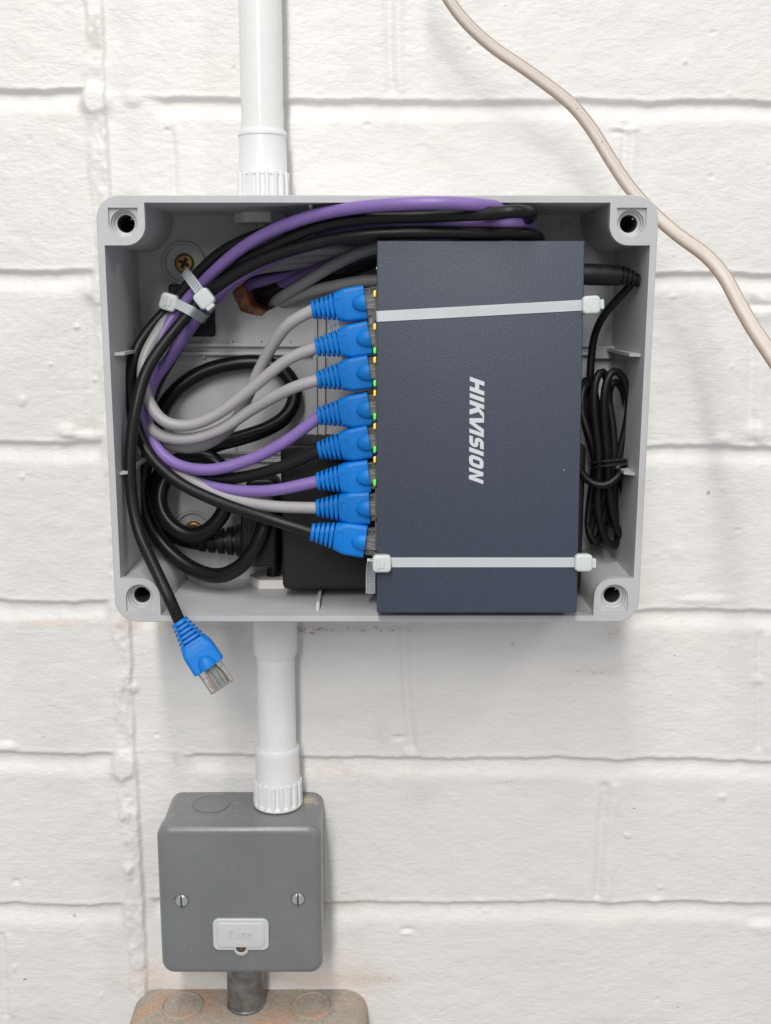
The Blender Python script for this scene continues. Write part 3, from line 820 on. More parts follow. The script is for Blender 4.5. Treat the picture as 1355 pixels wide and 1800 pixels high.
# lettering
def poly(bm, pts, th):
    n = len(pts)
    a = [bm.verts.new((p[0], 0, p[1])) for p in pts]; b_ = [bm.verts.new((p[0], -th, p[1])) for p in pts]
    bm.faces.new(a); bm.faces.new(b_[::-1])
    for i in range(n): bm.faces.new((a[i], a[(i + 1) % n], b_[(i + 1) % n], b_[i]))
def letters():
    g = []; w = .31
    def box_(x0, x1, y0=0, y1=1): return [(x0, y0), (x1, y0), (x1, y1), (x0, y1)]
    g += [[(0, 0), (w, 0), (w, .36), (.68, .36), (.68, 0), (.99, 0), (.99, 1), (.68, 1), (.68, .64), (w, .64), (w, 1), (0, 1)]]
    g += [box_(1.17, 1.48)]
    g += [[(1.66, 0), (1.97, 0), (1.97, .38), (2.06, .46), (2.34, 0), (2.72, 0), (2.30, .63), (2.66, 1), (2.27, 1), (1.97, .66), (1.97, 1), (1.66, 1)]]
    g += [[(2.60, 1), (2.98, 0), (3.34, 0), (3.76, 1), (3.42, 1), (3.17, .34), (2.92, 1)]]
    g += [box_(3.65 + .06, 3.96 + .04)]
    def stroke(cl, wd, closed=False):
        L, Rr = [], []
        n = len(cl)
        for i in range(n):
            if closed: a, b2 = cl[i - 1], cl[(i + 1) % n]
            else: a, b2 = cl[max(0, i - 1)], cl[min(n - 1, i + 1)]
            dx, dy = b2[0] - a[0], b2[1] - a[1]; l = math.hypot(dx, dy)
            nx, ny = -dy / l * wd / 2, dx / l * wd / 2
            L.append((cl[i][0] + nx, cl[i][1] + ny)); Rr.append((cl[i][0] - nx, cl[i][1] - ny))
        return L, Rr
    # S
    def arc(cx, cy, rx, ry, a0, a1, n=8): return [(cx + rx * math.cos(R(a0 + (a1 - a0) * i / n)), cy + ry * math.sin(R(a0 + (a1 - a0) * i / n))) for i in range(n + 1)]
    x0, x1 = 4.16 + .12, 4.92 - .12
    cl = [(x1 + .08, .875), (x0 + .2, .875)] + arc(x0 + .17, .69, .17, .185, 90, 270, 10) + [((x0 + x1) / 2, .5)] + arc(x1 - .17, .315, .17, .185, 90, -90, 10) + [(x0 - .08, .13)]
    L, Rr = stroke(cl, .255); g += [('strip', L, Rr)]
    g += [box_(5.05, 5.36)]
    x0, x1 = 5.53 + .14, 6.36 - .14
    cl = arc(x1 - .16, .68, .16, .19, 0, 90, 7) + arc(x0 + .16, .68, .16, .19, 90, 180, 7) + arc(x0 + .16, .32, .16, .19, 180, 270, 7) + arc(x1 - .16, .32, .16, .19, 270, 360, 7)
    L, Rr = stroke(cl, .27, True); g += [('ring', L, Rr)]
    o = 6.52
    g += [[(o, 0), (o + .28, 0), (o + .28, .62), (o + .58, 0), (o + .86, 0), (o + .86, 1), (o + .58, 1), (o + .58, .38), (o + .28, 1), (o, 1)]]
    return g
pA = swp(825, 662); pB = swp(823, 851); cap = (swp(850.5, 700) - swp(825, 700)).length
LT = 7.38 + .37
sc_len = abs(pA.z - pB.z) / LT
bm = bmesh.new()
def tr(p):
    s, c = p; s = s + .37 * c
    # s runs down, cap direction runs to the right
    return (c * cap, -s * sc_len)
for g in letters():
    if g[0] in ('strip', 'ring'):
        L = [tr(p) for p in g[1]]; Rr = [tr(p) for p in g[2]]
        n = len(L); th = .00012
        rows = [[bm.verts.new((p[0], y, p[1])) for p in Q] for Q in (L, Rr) for y in (0, -th)]
        rng = range(n if g[0] == 'ring' else n - 1)
        for i in rng:
            j = (i + 1) % n
            bm.faces.new((rows[1][i], rows[1][j], rows[3][j], rows[3][i])); bm.faces.new((rows[0][i], rows[0][j], rows[1][j], rows[1][i])); bm.faces.new((rows[2][i], rows[2][j], rows[3][j], rows[3][i]))
    else:
        poly(bm, [tr(p) for p in g], .00012)
mesh_obj('maker_lettering', bm, M['letter'], sw, smooth=False, loc=(pA.x, -SWT - .00001, pA.z))
# ports and lights on the left face
M['port'] = plastic('port_shell', (.10, .09, .07), .4, .2)
boots = [((644.5, 531), (549, 545)), ((652, 593), (556, 611)), ((652, 652), (558.5, 668)), ((652, 717), (559, 732)),
         ((652, 774), (560, 792)), ((651, 835), (557.5, 846)), ((651.5, 890), (556.5, 893)), ((643.5, 949), (547, 935))]
portz = []
for i in range(8):
    v = 535 + 58.6 * i
    zc = swp(661, v).z
    portz.append(zc)
    bm = bmesh.new()
    # U-shaped shell frame round a dark mouth
    fr = [(-.0066, -.0066), (.0066, -.0066), (.0066, .0066), (-.0066, .0066)]
    inn_ = [(-.0058, -.0058), (.0058, -.0058), (.0058, .0058), (-.0058, .0058)]
    a_ = [(0, p[0] - SWT / 2 - .002, p[1]) for p in fr]; b_ = [(-.0008, p[0] - SWT / 2 - .002, p[1]) for p in fr]
    c_ = [(-.0008, p[0] - SWT / 2 - .002, p[1]) for p in inn_]; d_ = [(-.0001, p[0] - SWT / 2 - .002, p[1]) for p in inn_]
    loft(bm, [a_, b_, c_, d_])
    pt = mesh_obj('port', bm, M['port'], sw, smooth=False, loc=(-SWW / 2, 0, zc))
    for dz, mt, on in ((.0050, 'led_y', i < 6), (-.0053, 'led_g', 1 <= i < 6)):
        if on:
            bm = bmesh.new(); loft(bm, [YZ(rrect(.0030, .0026, .0006, 3), 0), YZ(rrect(.0030, .0026, .0006, 3), -.0006), YZ(rrect(.0020, .0016, .0005, 3), -.0009)])
            mesh_obj('status_light', bm, M[mt], pt, loc=(-.0006, -SWT + .0035, dz))
bm = bmesh.new(); lathe(bm, [(.0005, 0), (.0004, -.0003)], 16, 'x', cap1=True); mesh_obj('status_light', bm, M['led_g'], sw, loc=(-SWW / 2, -SWT + .005, swp(660, 469).z))
# DC socket on the right face
bm = bmesh.new(); block(bm, .010, .010, 0, -.001, .0005, M=Matrix.Rotation(R(90), 4, 'Z')); mesh_obj('power_socket', bm, M['port'], sw, loc=(SWW / 2, -SWT / 2, swp(1023, 482).z))

# ------------------------------------------------------------------ network cables
def boot_mesh():
    bm = bmesh.new()
    L = .0250
    secs = []
    def dims(x):
        t = x / .0105
        if x <= .0105: w = .0078 + (.0122 - .0078) * t; h = .0076 + (.0100 - .0076) * t
        elif x <= .0158: q = (x - .0105) / .0053; w = .0122 + (.0148 - .0122) * q; h = .0100 + (.0114 - .0100) * q
        else: q = (x - .0158) / (L - .0158); w = .0148 + .0004 * q; h = .0114 + .0004 * q
        return w, h
    def sec(x, ins=0):
        w, h = dims(x); w -= ins * 2; h -= ins * 2
        rc = .0034 if x < .0105 else .0034 - (.0016) * min(1, (x - .0105) / .005)
        return YZ(rrect(w, h, rc, 5), x)
    secs.append(sec(0, .0012)); secs.append(sec(0.0001, .0002)); secs.append(sec(.0004, 0))
    x = .0004
    for k in range(5):
        secs.append(sec(x + .0012)); secs.append(sec(x + .00135, .00015)); secs.append(sec(x + .0014, .0016)); secs.append(sec(x + .0020, .0016)); secs.append(sec(x + .00205, .00015)); secs.append(sec(x + .0022))
        x += .0021
    secs.append(sec(.0130)); secs.append(sec(.0155)); secs.append(sec(.0165)); secs.append(sec(.0246)); secs.append(sec(.0249, .0002))
    secs.append(sec(.0250, .0009)); secs.append(sec(.0235, .0012))
    secs.sort(key=lambda s: 0)
    loft(bm, secs)
    # latch dome
    b2 = bmesh.new(); bmesh.ops.create_uvsphere(b2, u_segments=28, v_segments=18, radius=1)
    for v in b2.verts:
        v.co = Vector((v.co.x * .0064 + .0250, v.co.y * .0042, v.co.z * .0030 + .0056))
    bmesh.ops.bisect_plane(b2, geom=b2.verts[:] + b2.edges[:] + b2.faces[:], plane_co=(.0248, 0, 0), plane_no=(1, 0, 0), clear_outer=True)
    bmesh.ops.holes_fill(b2, edges=[e for e in b2.edges if e.is_boundary])
    tmp = bpy.data.meshes.new('t'); b2.to_mesh(tmp); b2.free(); bm.from_mesh(tmp); bpy.data.meshes.remove(tmp)
    # embossed frame
    for (cx, cy, lx, ly) in ((.0120, 0, .0003, .0062), (.0146, 0, .0003, .0062), (.0133, -.0031, .0026, .0003), (.0133, .0031, .0026, .0003)):
        h = dims(cx)[1] / 2
        h0 = dims(cx - lx / 2)[1] / 2; h1 = dims(cx + lx / 2)[1] / 2
        a_ = [(cx - lx / 2, cy - ly / 2, h0 - .0003), (cx + lx / 2, cy - ly / 2, h1 - .0003), (cx + lx / 2, cy + ly / 2, h1 - .0003), (cx - lx / 2, cy + ly / 2, h0 - .0003)]
        b_ = [(p[0], p[1], (h0 if i in (0, 3) else h1) + .00018) for i, p in enumerate(a_)]
        loft(bm, [a_, b_])
    me = bpy.data.meshes.new('boot'); bmesh.ops.recalc_face_normals(bm, faces=bm.faces[:]); bm.to_mesh(me); bm.free()
    me.polygons.foreach_set('use_smooth', [True] * len(me.polygons)); me.set_sharp_from_angle(angle=R(32)); me.materials.append(M['blue'])
    return me
BOOT = boot_mesh()
def plug_meshes():
    # clear plug : body from x=.021 to .034
    bm = bmesh.new()
    block(bm, .0145, .0117, .0031, -.0031, .0006, .0004, n=3, es=2, cx=.0285, eback=.0004)
    # outline is X (length) x Z -> need X x Y ; rotate so that y->z
    bmesh.ops.rotate(bm, verts=bm.verts[:], cent=(0, 0, 0), matrix=Matrix.Rotation(R(90), 3, 'X'))
    me = bpy.data.meshes.new('plug_body'); bmesh.ops.recalc_face_normals(bm, faces=bm.faces[:]); bm.to_mesh(me); bm.free(); me.materials.append(M['clear'])
    # latch tab
    bm = bmesh.new()
    a_ = [(.0240, -.0030, .0046), (.0355, -.0030, .0036), (.0355, .0030, .0036), (.0240, .0030, .0046)]
    b_ = [(p[0], p[1], p[2] + .0010) for p in a_]
    loft(bm, [a_, b_])
    me2 = bpy.data.meshes.new('latch'); bmesh.ops.recalc_face_normals(bm, faces=bm.faces[:]); bm.to_mesh(me2); bm.free(); me2.materials.append(M['clear'])
    ws = []
    cols = ['whitew', 'orange', 'whitew', 'bluew', 'whitew', 'green', 'whitew', 'brown']
    for i, c in enumerate(cols):
        bm = bmesh.new(); y = (i - 3.5) * .00106
        pts = [Vector((.0225, y * .55 + .0007 * math.sin(i * 2.1), .0004 * math.cos(i * 1.7))), Vector((.0262, y * .8 + .0006 * math.sin(i * 1.3 + 1), .0005 * math.sin(i))), Vector((.030, y, 0)), Vector((.0352, y, 0))]
        sweep(bm, spline(pts, .001), .00052, 8)
        mw = bpy.data.meshes.new('wire'); bmesh.ops.recalc_face_normals(bm, faces=bm.faces[:]); bm.to_mesh(mw); bm.free(); mw.materials.append(M['w_' + c])
        mw.polygons.foreach_set('use_smooth', [True] * len(mw.polygons)); ws.append(mw)
    bm = bmesh.new()
    for i in range(8):
        block(bm, .0028, .0003, 0.0, -.0015, .00005, n=2, cx=.0337, cz=(i - 3.5) * .00106)
    bmesh.ops.rotate(bm, verts=bm.verts[:], cent=(0, 0, 0), matrix=Matrix.Rotation(R(-90), 3, 'X'))
    mc = bpy.data.meshes.new('contacts'); bmesh.ops.recalc_face_normals(bm, faces=bm.faces[:]); bm.to_mesh(mc); bm.free(); mc.materials.append(M['gold'])
    for v in mc.vertices: v.co.z -= .0016
    bm = bmesh.new()
    def eb(x0, x1, y0, y1, z0, z1):
        loft(bm, [[(x0, y0, z0), (x1, y0, z0), (x1, y1, z0), (x0, y1, z0)], [(x0, y0, z1), (x1, y0, z1), (x1, y1, z1), (x0, y1, z1)]])
    for y in (-.0060, .0057): eb(.0252, .0357, y, y + .0003, .0022, .0033)
    eb(.0355, .0359, -.0056, .0056, .0020, .0033); eb(.0322, .0325, -.0056, .0056, .0032, .0036); eb(.0278, .0281, -.0056, -.0034, .0032, .0040)
    eb(.0300, .0352, -.0046, -.0043, .0032, .0036); eb(.0300, .0352, .0040, .0043, .0032, .0036); eb(.0270, .0274, .0036, .0056, .0032, .0040)
    mg = bpy.data.meshes.new('refraction_bars'); bmesh.ops.recalc_face_normals(bm, faces=bm.faces[:]); bm.to_mesh(mg); bm.free(); mg.materials.append(M['edge'])  # bars added to draw the refracted outlines of the plug
    return me, me2, ws, mc, mg
PLUG, LATCH, WIRES, CONT, REFRACT = plug_meshes()

def network_cable(label, mat, pts, end, start, he, hs, roll=0, r=.00276, seed=0, plug_full=False):
    pe = P(*end, he); ps = P(*start, hs)
    ex = (pe - ps).normalized()
    ez = Vector((0, -1, 0)); ez = (ez - ex * ez.dot(ex)).normalized(); ey = ez.cross(ex)
    m3 = Matrix((ex, ey, ez)).transposed() @ Matrix.Rotation(roll, 3, 'X')
    L = (pe - ps).length
    sc = L / .0250
    e = empty('network_cable', label, 'network cable', loc=ps, group='blue booted network cables')
    ql = m3.to_euler()
    bo = bpy.data.objects.new('boot', BOOT); C.objects.link(bo); bo.parent = e; bo.rotation_euler = ql; bo.scale = (sc, 1, 1)
    pg = bpy.data.objects.new('plug', PLUG); C.objects.link(pg); pg.parent = e; pg.rotation_euler = ql; pg.scale = (sc, 1, 1)
    la = bpy.data.objects.new('latch', LATCH); C.objects.link(la); la.parent = pg
    ct_ = bpy.data.objects.new('contacts', CONT); C.objects.link(ct_); ct_.parent = pg
    rm_ = bpy.data.objects.new('refraction_bars', REFRACT); C.objects.link(rm_); rm_.parent = pg
    for w in WIRES:
        wo = bpy.data.objects.new('wire', w); C.objects.link(wo); wo.parent = pg
    wp = [ps + ex * .0009] + [P(*p) for p in pts]
    bm = bmesh.new(); sweep(bm, spline(wp, .0022), r, 16, wob=.012, seed=seed)
    bmesh.ops.translate(bm, verts=bm.verts[:], vec=-ps)
    mesh_obj('jacket', bm, mat, e)
    return e

G, K, V_ = M['gray_cable'], M['black_cable'], M['purple_cable']
network_cable('grey cable in the topmost blue boot, looping down and behind the other grey cables', G,
  [(510, 568, .053), (478, 610, .046), (452, 660, .041), (430, 710, .038), (405, 752, .036), (360, 783, .036), (318, 787, .035), (278, 770, .034), (254, 735, .033), (247, 690, .032), (252, 650, .031), (272, 605, .029), (300, 566, .027), (340, 518, .022), (385, 478, .022), (440, 452, .022), (520, 442, .023), (600, 440, .023), (700, 455, .020), (770, 468, .022), (770, 455, .034), (735, 432, .036), (658, 437, .034), (594, 463, .028), (530, 501, .019), (492, 524, .009), (478, 536, -.014)],
  *boots[0], .0560, .0555, seed=1)
network_cable('grey cable in the second blue boot from the top, frontmost of the grey loops', G,
  [(510, 630, .054), (440, 685, .050), (380, 730, .048), (332, 748, .047), (290, 742, .046), (266, 714, .044), (252, 675, .0425), (253, 635, .0405), (270, 598, .037), (296, 560, .031), (333, 524, .023), (380, 488, .022), (440, 465, .018), (520, 455, .016), (600, 452, .016), (700, 470, .014), (790, 490, .018), (785, 503, .030), (720, 497, .031), (658, 492, .029), (600, 500, .024), (543, 513, .016), (500, 530, .006), (488, 538, -.014)],
  *boots[1], .0575, .0570, seed=2)
network_cable('grey cable in the third blue boot from the top', G,
  [(520, 680, .057), (440, 722, .047), (385, 757, .045), (325, 773, .044), (278, 763, .041), (252, 735, .036), (244, 700, .033), (256, 645, .027), (285, 588, .023), (325, 538, .017), (380, 500, .016), (440, 476, .013), (520, 464, .012), (620, 462, .012), (800, 480, .013), (860, 520, .018), (820, 540, .025), (700, 520, .022), (600, 512, .012), (520, 520, .006), (492, 532, -.002), (482, 538, -.02)],
  *boots[2], .0590, .0585, seed=3)
network_cable('violet cable in the fourth blue boot from the top', V_,
  [(500, 778, .056), (440, 808, .053), (370, 826, .051), (312, 817, .047), (280, 793, .043), (262, 755, .036), (260, 715, .032), (268, 675, .029), (300, 629, .027), (331, 583, .024), (371, 534, .024), (416, 491, .031), (487, 453, .038), (540, 432, .043), (594, 408, .051), (680, 398, .058), (808, 394, .061), (910, 394, .060), (934, 397, .053), (922, 404, .044), (850, 418, .036), (760, 440, .034), (660, 462, .018), (564, 476, .014), (500, 488, .009), (444, 499, .002), (440, 512, -.016)],
  *boots[3], .0605, .0600, seed=4)
network_cable('black cable in the fifth blue boot from the top, between the two violet ones', K,
  [(500, 819, .056), (430, 838, .049), (370, 841, .044), (310, 825, .040), (272, 792, .037), (256, 750, .030), (268, 700, .028), (280, 668, .025), (305, 625, .021), (335, 575, .020), (365, 520, .024), (400, 472, .034), (466, 441, .047), (551, 401, .057), (637, 384, .065), (744, 380, .067), (851, 376, .075), (908, 371, .079), (930, 374, .073), (926, 385, .058), (880, 402, .045), (760, 430, .034), (640, 455, .030), (526, 493, .013), (462, 514, .003), (450, 524, -.016)],
  *boots[4], .0620, .0615, seed=5)
network_cable('violet cable in the sixth blue boot from the top', V_,
  [(480, 862, .060), (400, 861, .052), (345, 847, .046), (300, 820, .042), (268, 782, .038), (252, 738, .039), (263, 680, .036), (276, 610, .036), (297, 569, .033), (331, 526, .031), (371, 483, .036), (429, 434, .046), (487, 402, .056), (560, 377, .064), (637, 364, .072), (722, 358, .078), (787, 357, .080), (842, 360, .076), (880, 366, .066), (905, 377, .055), (900, 392, .046), (850, 405, .040), (700, 436, .033), (600, 458, .022), (500, 500, .010), (455, 517, -.002), (450, 524, -.02)],
  *boots[5], .0635, .0630, seed=6)
network_cable('grey cable in the seventh blue boot from the top, below the violet ones', G,
  [(480, 890, .060), (400, 875, .053), (340, 846, .047), (290, 808, .042), (262, 772, .037), (250, 730, .036), (250, 670, .035), (262, 622, .033), (290, 580, .026), (340, 522, .016), (390, 470, .017), (435, 430, .017), (462, 403, .016), (464, 375, .0145), (464, 350, .0145)],
  *boots[6], .0650, .0645, seed=7)
network_cable('black cable in the lowest plugged blue boot, boot tilting down to the right', K,
  [(480, 914, .064), (390, 884, .057), (312, 846, .051), (265, 801, .046), (246, 765, .043), (234, 725, .042), (229, 690, .041), (231, 655, .040), (239, 618, .037), (265, 577, .033), (300, 538, .029), (343, 487, .030), (388, 445, .034), (440, 418, .038), (500, 400, .042), (560, 391, .046), (650, 384, .050), (760, 374, .056), (850, 380, .054), (890, 396, .048), (850, 420, .036), (700, 450, .026), (560, 495, .008), (470, 520, .0), (458, 528, -.018)],
  *boots[7], .0665, .0665, seed=8)
network_cable('black cable hanging out of the grey box, its blue boot and clear plug dangling free', K,
  [(300, 1056, .080), (285, 1024, .077), (265, 982, .071), (246, 939, .064), (234, 885, .060), (229, 824, .058), (232, 766, .056), (241, 712, .054), (256, 657, .049), (279, 618, .044), (314, 573, .040), (354, 527, .038), (386, 501, .041), (458, 459, .049), (551, 429, .056), (637, 413, .062), (722, 409, .064), (851, 410, .064), (928, 412, .061), (947, 420, .052), (930, 428, .038), (850, 440, .030), (660, 455, .024), (600, 475, .010), (480, 518, .002), (462, 528, -.018)],
  (369, 1172), (315, 1091), .082, .079, roll=R(-14), seed=9)

# ------------------------------------------------------------------ cable ties
def strap_mesh(bm, path, nrm, w=.0046, t=.0011, closed=False, teeth=True, pitch=.00135, t0=0, t1=1):
    """planar strap; path points lie in plane with normal nrm (width direction)"""
    nrm = nrm.normalized(); n = len(path)
    rowsl = []
    outs = []
    for i in range(n):
        a = path[i - 1] if (closed or i) else path[0]; b_ = path[(i + 1) % n] if (closed or i < n - 1) else path[-1]
        T = (b_ - a).normalized(); o = T.cross(nrm).normalized(); outs.append(o)
        p = path[i]
        sec = []
        for (x, y) in ((-w / 2, 0), (w / 2, 0), (w / 2, t), (w / 2 - .0008, t), (w / 2 - .0009, t * .2), (-w / 2 + .0009, t * .2), (-w / 2 + .0008, t), (-w / 2, t)):
            sec.append(p + nrm * x + o * y)
        rowsl.append(sec)
    if closed: rowsl.append(rowsl[0])
    loft(bm, rowsl, not closed, not closed)
    if teeth:
        # walk along the path
        acc = 0; nxt = pitch
        tot = sum((path[(i + 1) % n] - path[i]).length for i in range(n if closed else n - 1))
        for i in range(n if closed else n - 1):
            a = path[i]; b_ = path[(i + 1) % n]; L = (b_ - a).length
            while nxt <= acc + L and L > 0:
                f = (nxt - acc) / L; c = a.lerp(b_, f); T = (b_ - a).normalized(); o = outs[i].lerp(outs[(i + 1) % n], f).normalized()
                if t0 <= nxt / tot <= t1:
                    q = []
                    for dy in (t * .1, t * .9):
                        q.append([c + nrm * sx * (w / 2 - .0009) + T * sy * .00038 + o * dy for sx, sy in ((-1, -1), (1, -1), (1, 1), (-1, 1))])
                    loft(bm, q)
                nxt += pitch
            acc += L
def tie_head(bm, Mx, w=.0078, l=.0078, h=.0052, nub=True, slot=True):
    """local: x along strap, z width, -y out"""
    block(bm, l, w, h * .25, -h * .75, .0018, .0010, n=5, es=4, M=Mx, eback=.0006)
    if slot:
        block(bm, l * .30, w * .42, -h * .74, -h * .75 - .0004, .0002, 0, n=2, M=Mx @ Matrix.Translation((l * .02, 0, 0)))
        block(bm, l * .12, w * .60, -h * .74, -h * .75 - .0007, .0002, 0, n=2, M=Mx @ Matrix.Translation((-l * .18, 0, 0)))
    if nub:
        block(bm, .0016, .0040, -.0012, -.0040, .0002, 0, n=2, M=Mx @ Matrix.Translation((l / 2 + .0006, 0, 0)))

def loop_path(w, t, r, gap, n=6, zf=lambda x: 0, zslope=0):
    pts = []
    for (x, y) in rrect(w + 2 * gap, t + 2 * gap, r, n):
        pts.append(Vector((x, y - SWT / 2, zslope * x)))
    # densify
    out = []
    for i in range(len(pts)):
        a, b_ = pts[i], pts[(i + 1) % len(pts)]
        k = max(1, int((b_ - a).length / .004))
        for j in range(k): out.append(a.lerp(b_, j / k))
    return out[::-1]
# upper tie round the switch
zl = swp(662, 556, .001).z; zr = swp(1022, 536, .001).z; slope = (zr - zl) / SWW
e = empty('cable_tie', 'white cable tie strapped round the upper part of the navy switch, slanting slightly', 'cable tie', mat4=SWM @ Matrix.Translation((0, 0, (zl + zr) / 2)), group='cable ties round the switch')
bm = bmesh.new(); strap_mesh(bm, loop_path(SWW, SWT, .0012, .0003, zslope=slope), Vector((-slope, 0, 1)), closed=True)
# flat untoothed patch
mesh_obj('strap', bm, M['strap'], e, smooth=False)
bm = bmesh.new(); tie_head(bm, Matrix.Translation((SWW / 2 + .0030, -SWT + .001, slope * SWW / 2)) @ Matrix.Rotation(-math.atan(slope), 4, 'Y'), slot=False)
mesh_obj('head', bm, M['nylon'], e)
# lower tie (two joined)
zl = swp(668, 989, .001).z
e = empty('cable_tie', 'white cable tie strapped level round the lower part of the navy switch, two heads', 'cable tie', mat4=SWM @ Matrix.Translation((0, 0, zl)), group='cable ties round the switch')
bm = bmesh.new(); strap_mesh(bm, loop_path(SWW, SWT, .0012, .0003), Vector((0, 0, 1)), closed=True, w=.0044); mesh_obj('strap', bm, M['strap'], e, smooth=False)
bm = bmesh.new(); tie_head(bm, Matrix.Translation((SWW / 2 + .0022, -SWT + .001, 0)), slot=False); mesh_obj('head', bm, M['nylon'], e)
bm = bmesh.new(); tie_head(bm, Matrix.Translation((-SWW / 2 + .0020, -SWT - .0012, 0)), nub=False); mesh_obj('head', bm, M['nylon'], e)
bm = bmesh.new()
# tail running down behind the switch's left edge
pth = [swi @ P(u, v, h) - Vector((0, 0, zl)) for u, v, h in ((655, 982, .074), (653, 992, .066), (652, 1010, .060), (652, 1041, .056))]
strap_mesh(bm, spline(pth, .002), Vector((1, 0, 0)), w=.0044)
mesh_obj('strap_tail', bm, M['strap'], e, smooth=False)
# second tie's offcut showing between the two top boots
e = empty('cable_tie', 'loose ribbed tail of a cable tie poking out between the two topmost blue boots', 'cable tie', loc=P(620, 575, .05))
pth = [P(u, v, h) - P(620, 575, .05) for u, v, h in ((578, 584, .050), (596, 574, .053), (625, 567, .055), (655, 563, .056))]
bm = bmesh.new(); strap_mesh(bm, spline(pth, .002), Vector((.2, -.3, 1)), w=.0062); mesh_obj('strap', bm, M['strap'], e, smooth=False)

# ties round the bundle + adhesive base
def bundle_tie(label, pts, head, hh, wdir, roll, hs=1.0, nub=True, slot=True):
    o = P(*head, hh)
    e = empty('cable_tie', label, 'cable tie', loc=o, group='cable ties round the cable bundle')
    path = spline([P(*p) - o for p in pts], .0015)
    bm = bmesh.new(); strap_mesh(bm, path, wdir, w=.0046, t=.0010); mesh_obj('strap', bm, M['strap'], e, smooth=False)
    bm = bmesh.new(); tie_head(bm, Matrix.Rotation(roll, 4, 'Y'), w=.0080 * hs, l=.0080 * hs, h=.0055, nub=nub, slot=slot); mesh_obj('head', bm, M['nylon'], e)
bd = (P(380, 480, .03) - P(300, 590, .03)).normalized()   # along the bundle (up-right)
bundle_tie('white cable tie over the cable bundle with its smooth head beside the brass screw', [(326, 478, .016), (329, 481, .028), (337, 491, .041), (346, 503, .045), (355, 516, .046), (362, 528, .045), (370, 538, .038), (374, 542, .024)], (361, 525), .0475, bd, R(52), nub=True, slot=False)
bundle_tie('white cable tie on the black adhesive pad, its slotted head left of the cable bundle', [(296, 524, .016), (298, 527, .028), (308, 532, .037), (322, 539, .041), (336, 546, .043), (350, 555, .036), (360, 561, .026), (366, 560, .014)], (299, 531), .034, -bd, R(18), nub=False)
pc = P(339, 546, .004)
ab = empty('adhesive_tie_base', 'black square adhesive cable-tie base stuck to the back of the box behind the bundle', 'tie mount', loc=pc)
bm = bmesh.new(); block(bm, .0225, .0255, 0, -.0024, .0015, .0008); mesh_obj('pad', bm, M['black_smooth'], ab)
bm = bmesh.new(); block(bm, .0120, .0100, -.0023, -.0058, .0015, .0010); mesh_obj('bridge', bm, M['black_smooth'], ab)
for sx in (-1, 1):
    for sz in (-1, 1):
        bm = bmesh.new(); block(bm, .0010, .0060, -.0023, -.0036, .0003, .0002); mesh_obj('ridge', bm, M['black_smooth'], ab, loc=(sx * .0078, 0, sz * .0075), rot=(0, R(-sx * sz * 38), 0))

# ------------------------------------------------------------------ power adapter
AH = .044
al = P(495, 900, AH).x; ar = P(1026, 900, AH).x
at_ = P(655, 781, AH).z; ab_ = P(655, 1037, AH).z
ab_ = max(ab_, BZ - BH / 2 + wt + .0006)
ade = empty('power_adapter', 'black textured power adapter brick lying behind the navy switch', 'power adapter', ((al + ar) / 2, -.0042, ab_))
bm = bmesh.new(); block(bm, ar - al, at_ - ab_, -.0001, -AH + .0042, .0030, .0022, cz=(at_ - ab_) / 2, es=5, eback=.001); mesh_obj('body', bm, M['black_plastic'], ade)
ao = Vector(((al + ar) / 2, -.0042, ab_))
# DC lead
DR = .00185
dc = [(1108, 484, .055), (1116, 492, .054), (1098, 512, .050), (1075, 535, .046), (1055, 562, .040), (1043, 592, .034), (1038, 630, .032), (1036, 670, .033)]
# coil : real turns
rnd = random.Random(4)
coil = [(1036, 700, .031), (1040, 745, .031), (1046, 812, .035), (1036, 880, .034), (1033, 935, .036), (1044, 958, .038), (1058, 930, .034), (1060, 870, .034), (1062, 812, .036), (1066, 740, .038), (1068, 680, .040),
  (1060, 648, .044), (1047, 660, .046), (1043, 715, .047), (1049, 775, .047), (1053, 814, .0465), (1049, 865, .046), (1052, 915, .045), (1066, 955, .043), (1082, 963, .040), (1087, 945, .037), (1079, 900, .036), (1080, 850, .038), (1084, 812, .040),
  (1097, 760, .040), (1105, 715, .041), (1101, 675, .043), (1086, 648, .045), (1070, 652, .047), (1061, 685, .048), (1060, 730, .048), (1065, 785, .047), (1067, 814, .0465), (1070, 860, .046), (1076, 905, .045), (1091, 945, .042), (1100, 940, .039), (1102, 905, .038), (1095, 860, .038), (1090, 814, .040),
  (1101, 770, .036), (1101, 710, .035), (1090, 674, .036), (1076, 667, .038), (1067, 690, .038), (1075, 740, .040), (1078, 812, .041), (1062, 870, .039), (1041, 910, .037), (1035, 945, .035), (1046, 962, .033), (1060, 940, .031), (1056, 870, .031), (1048, 814, .037),
  (1034, 770, .041), (1022, 715, .041), (1024, 680, .039), (1036, 668, .037), (1045, 690, .035), (1050, 740, .035), (1057, 814, .037), (1062, 900, .034), (1080, 930, .031), (1092, 900, .031), (1094, 850, .035), (1095, 815, .041)]
tail = [(1046, 700, .034), (1030, 660, .030), (1014, 690, .030), (1020, 740, .036), (1036, 780, .042), (1046, 805, .045)]
hang = [(1096, 790, .046), (1096, 822, .050), (1083, 843, .052), (1062, 856, .052), (1038, 852, .050), (1021, 834, .046), (1014, 810, .040), (1000, 795, .040), (985, 800, .038)]
pts = [P(*p) - ao for p in dc + coil + hang[1:]]
tube('output_lead', pts, DR, M['black_cable'], ade, step=.003, n=10)
tube('output_lead', [P(*p) - ao for p in [(1046, 815, .040), (1040, 780, .044), (1026, 740, .042), (1019, 705, .040), (1022, 678, .038), (1032, 665, .034), (1040, 675, .030)]], DR, M['black_cable'], ade, step=.002, n=10)
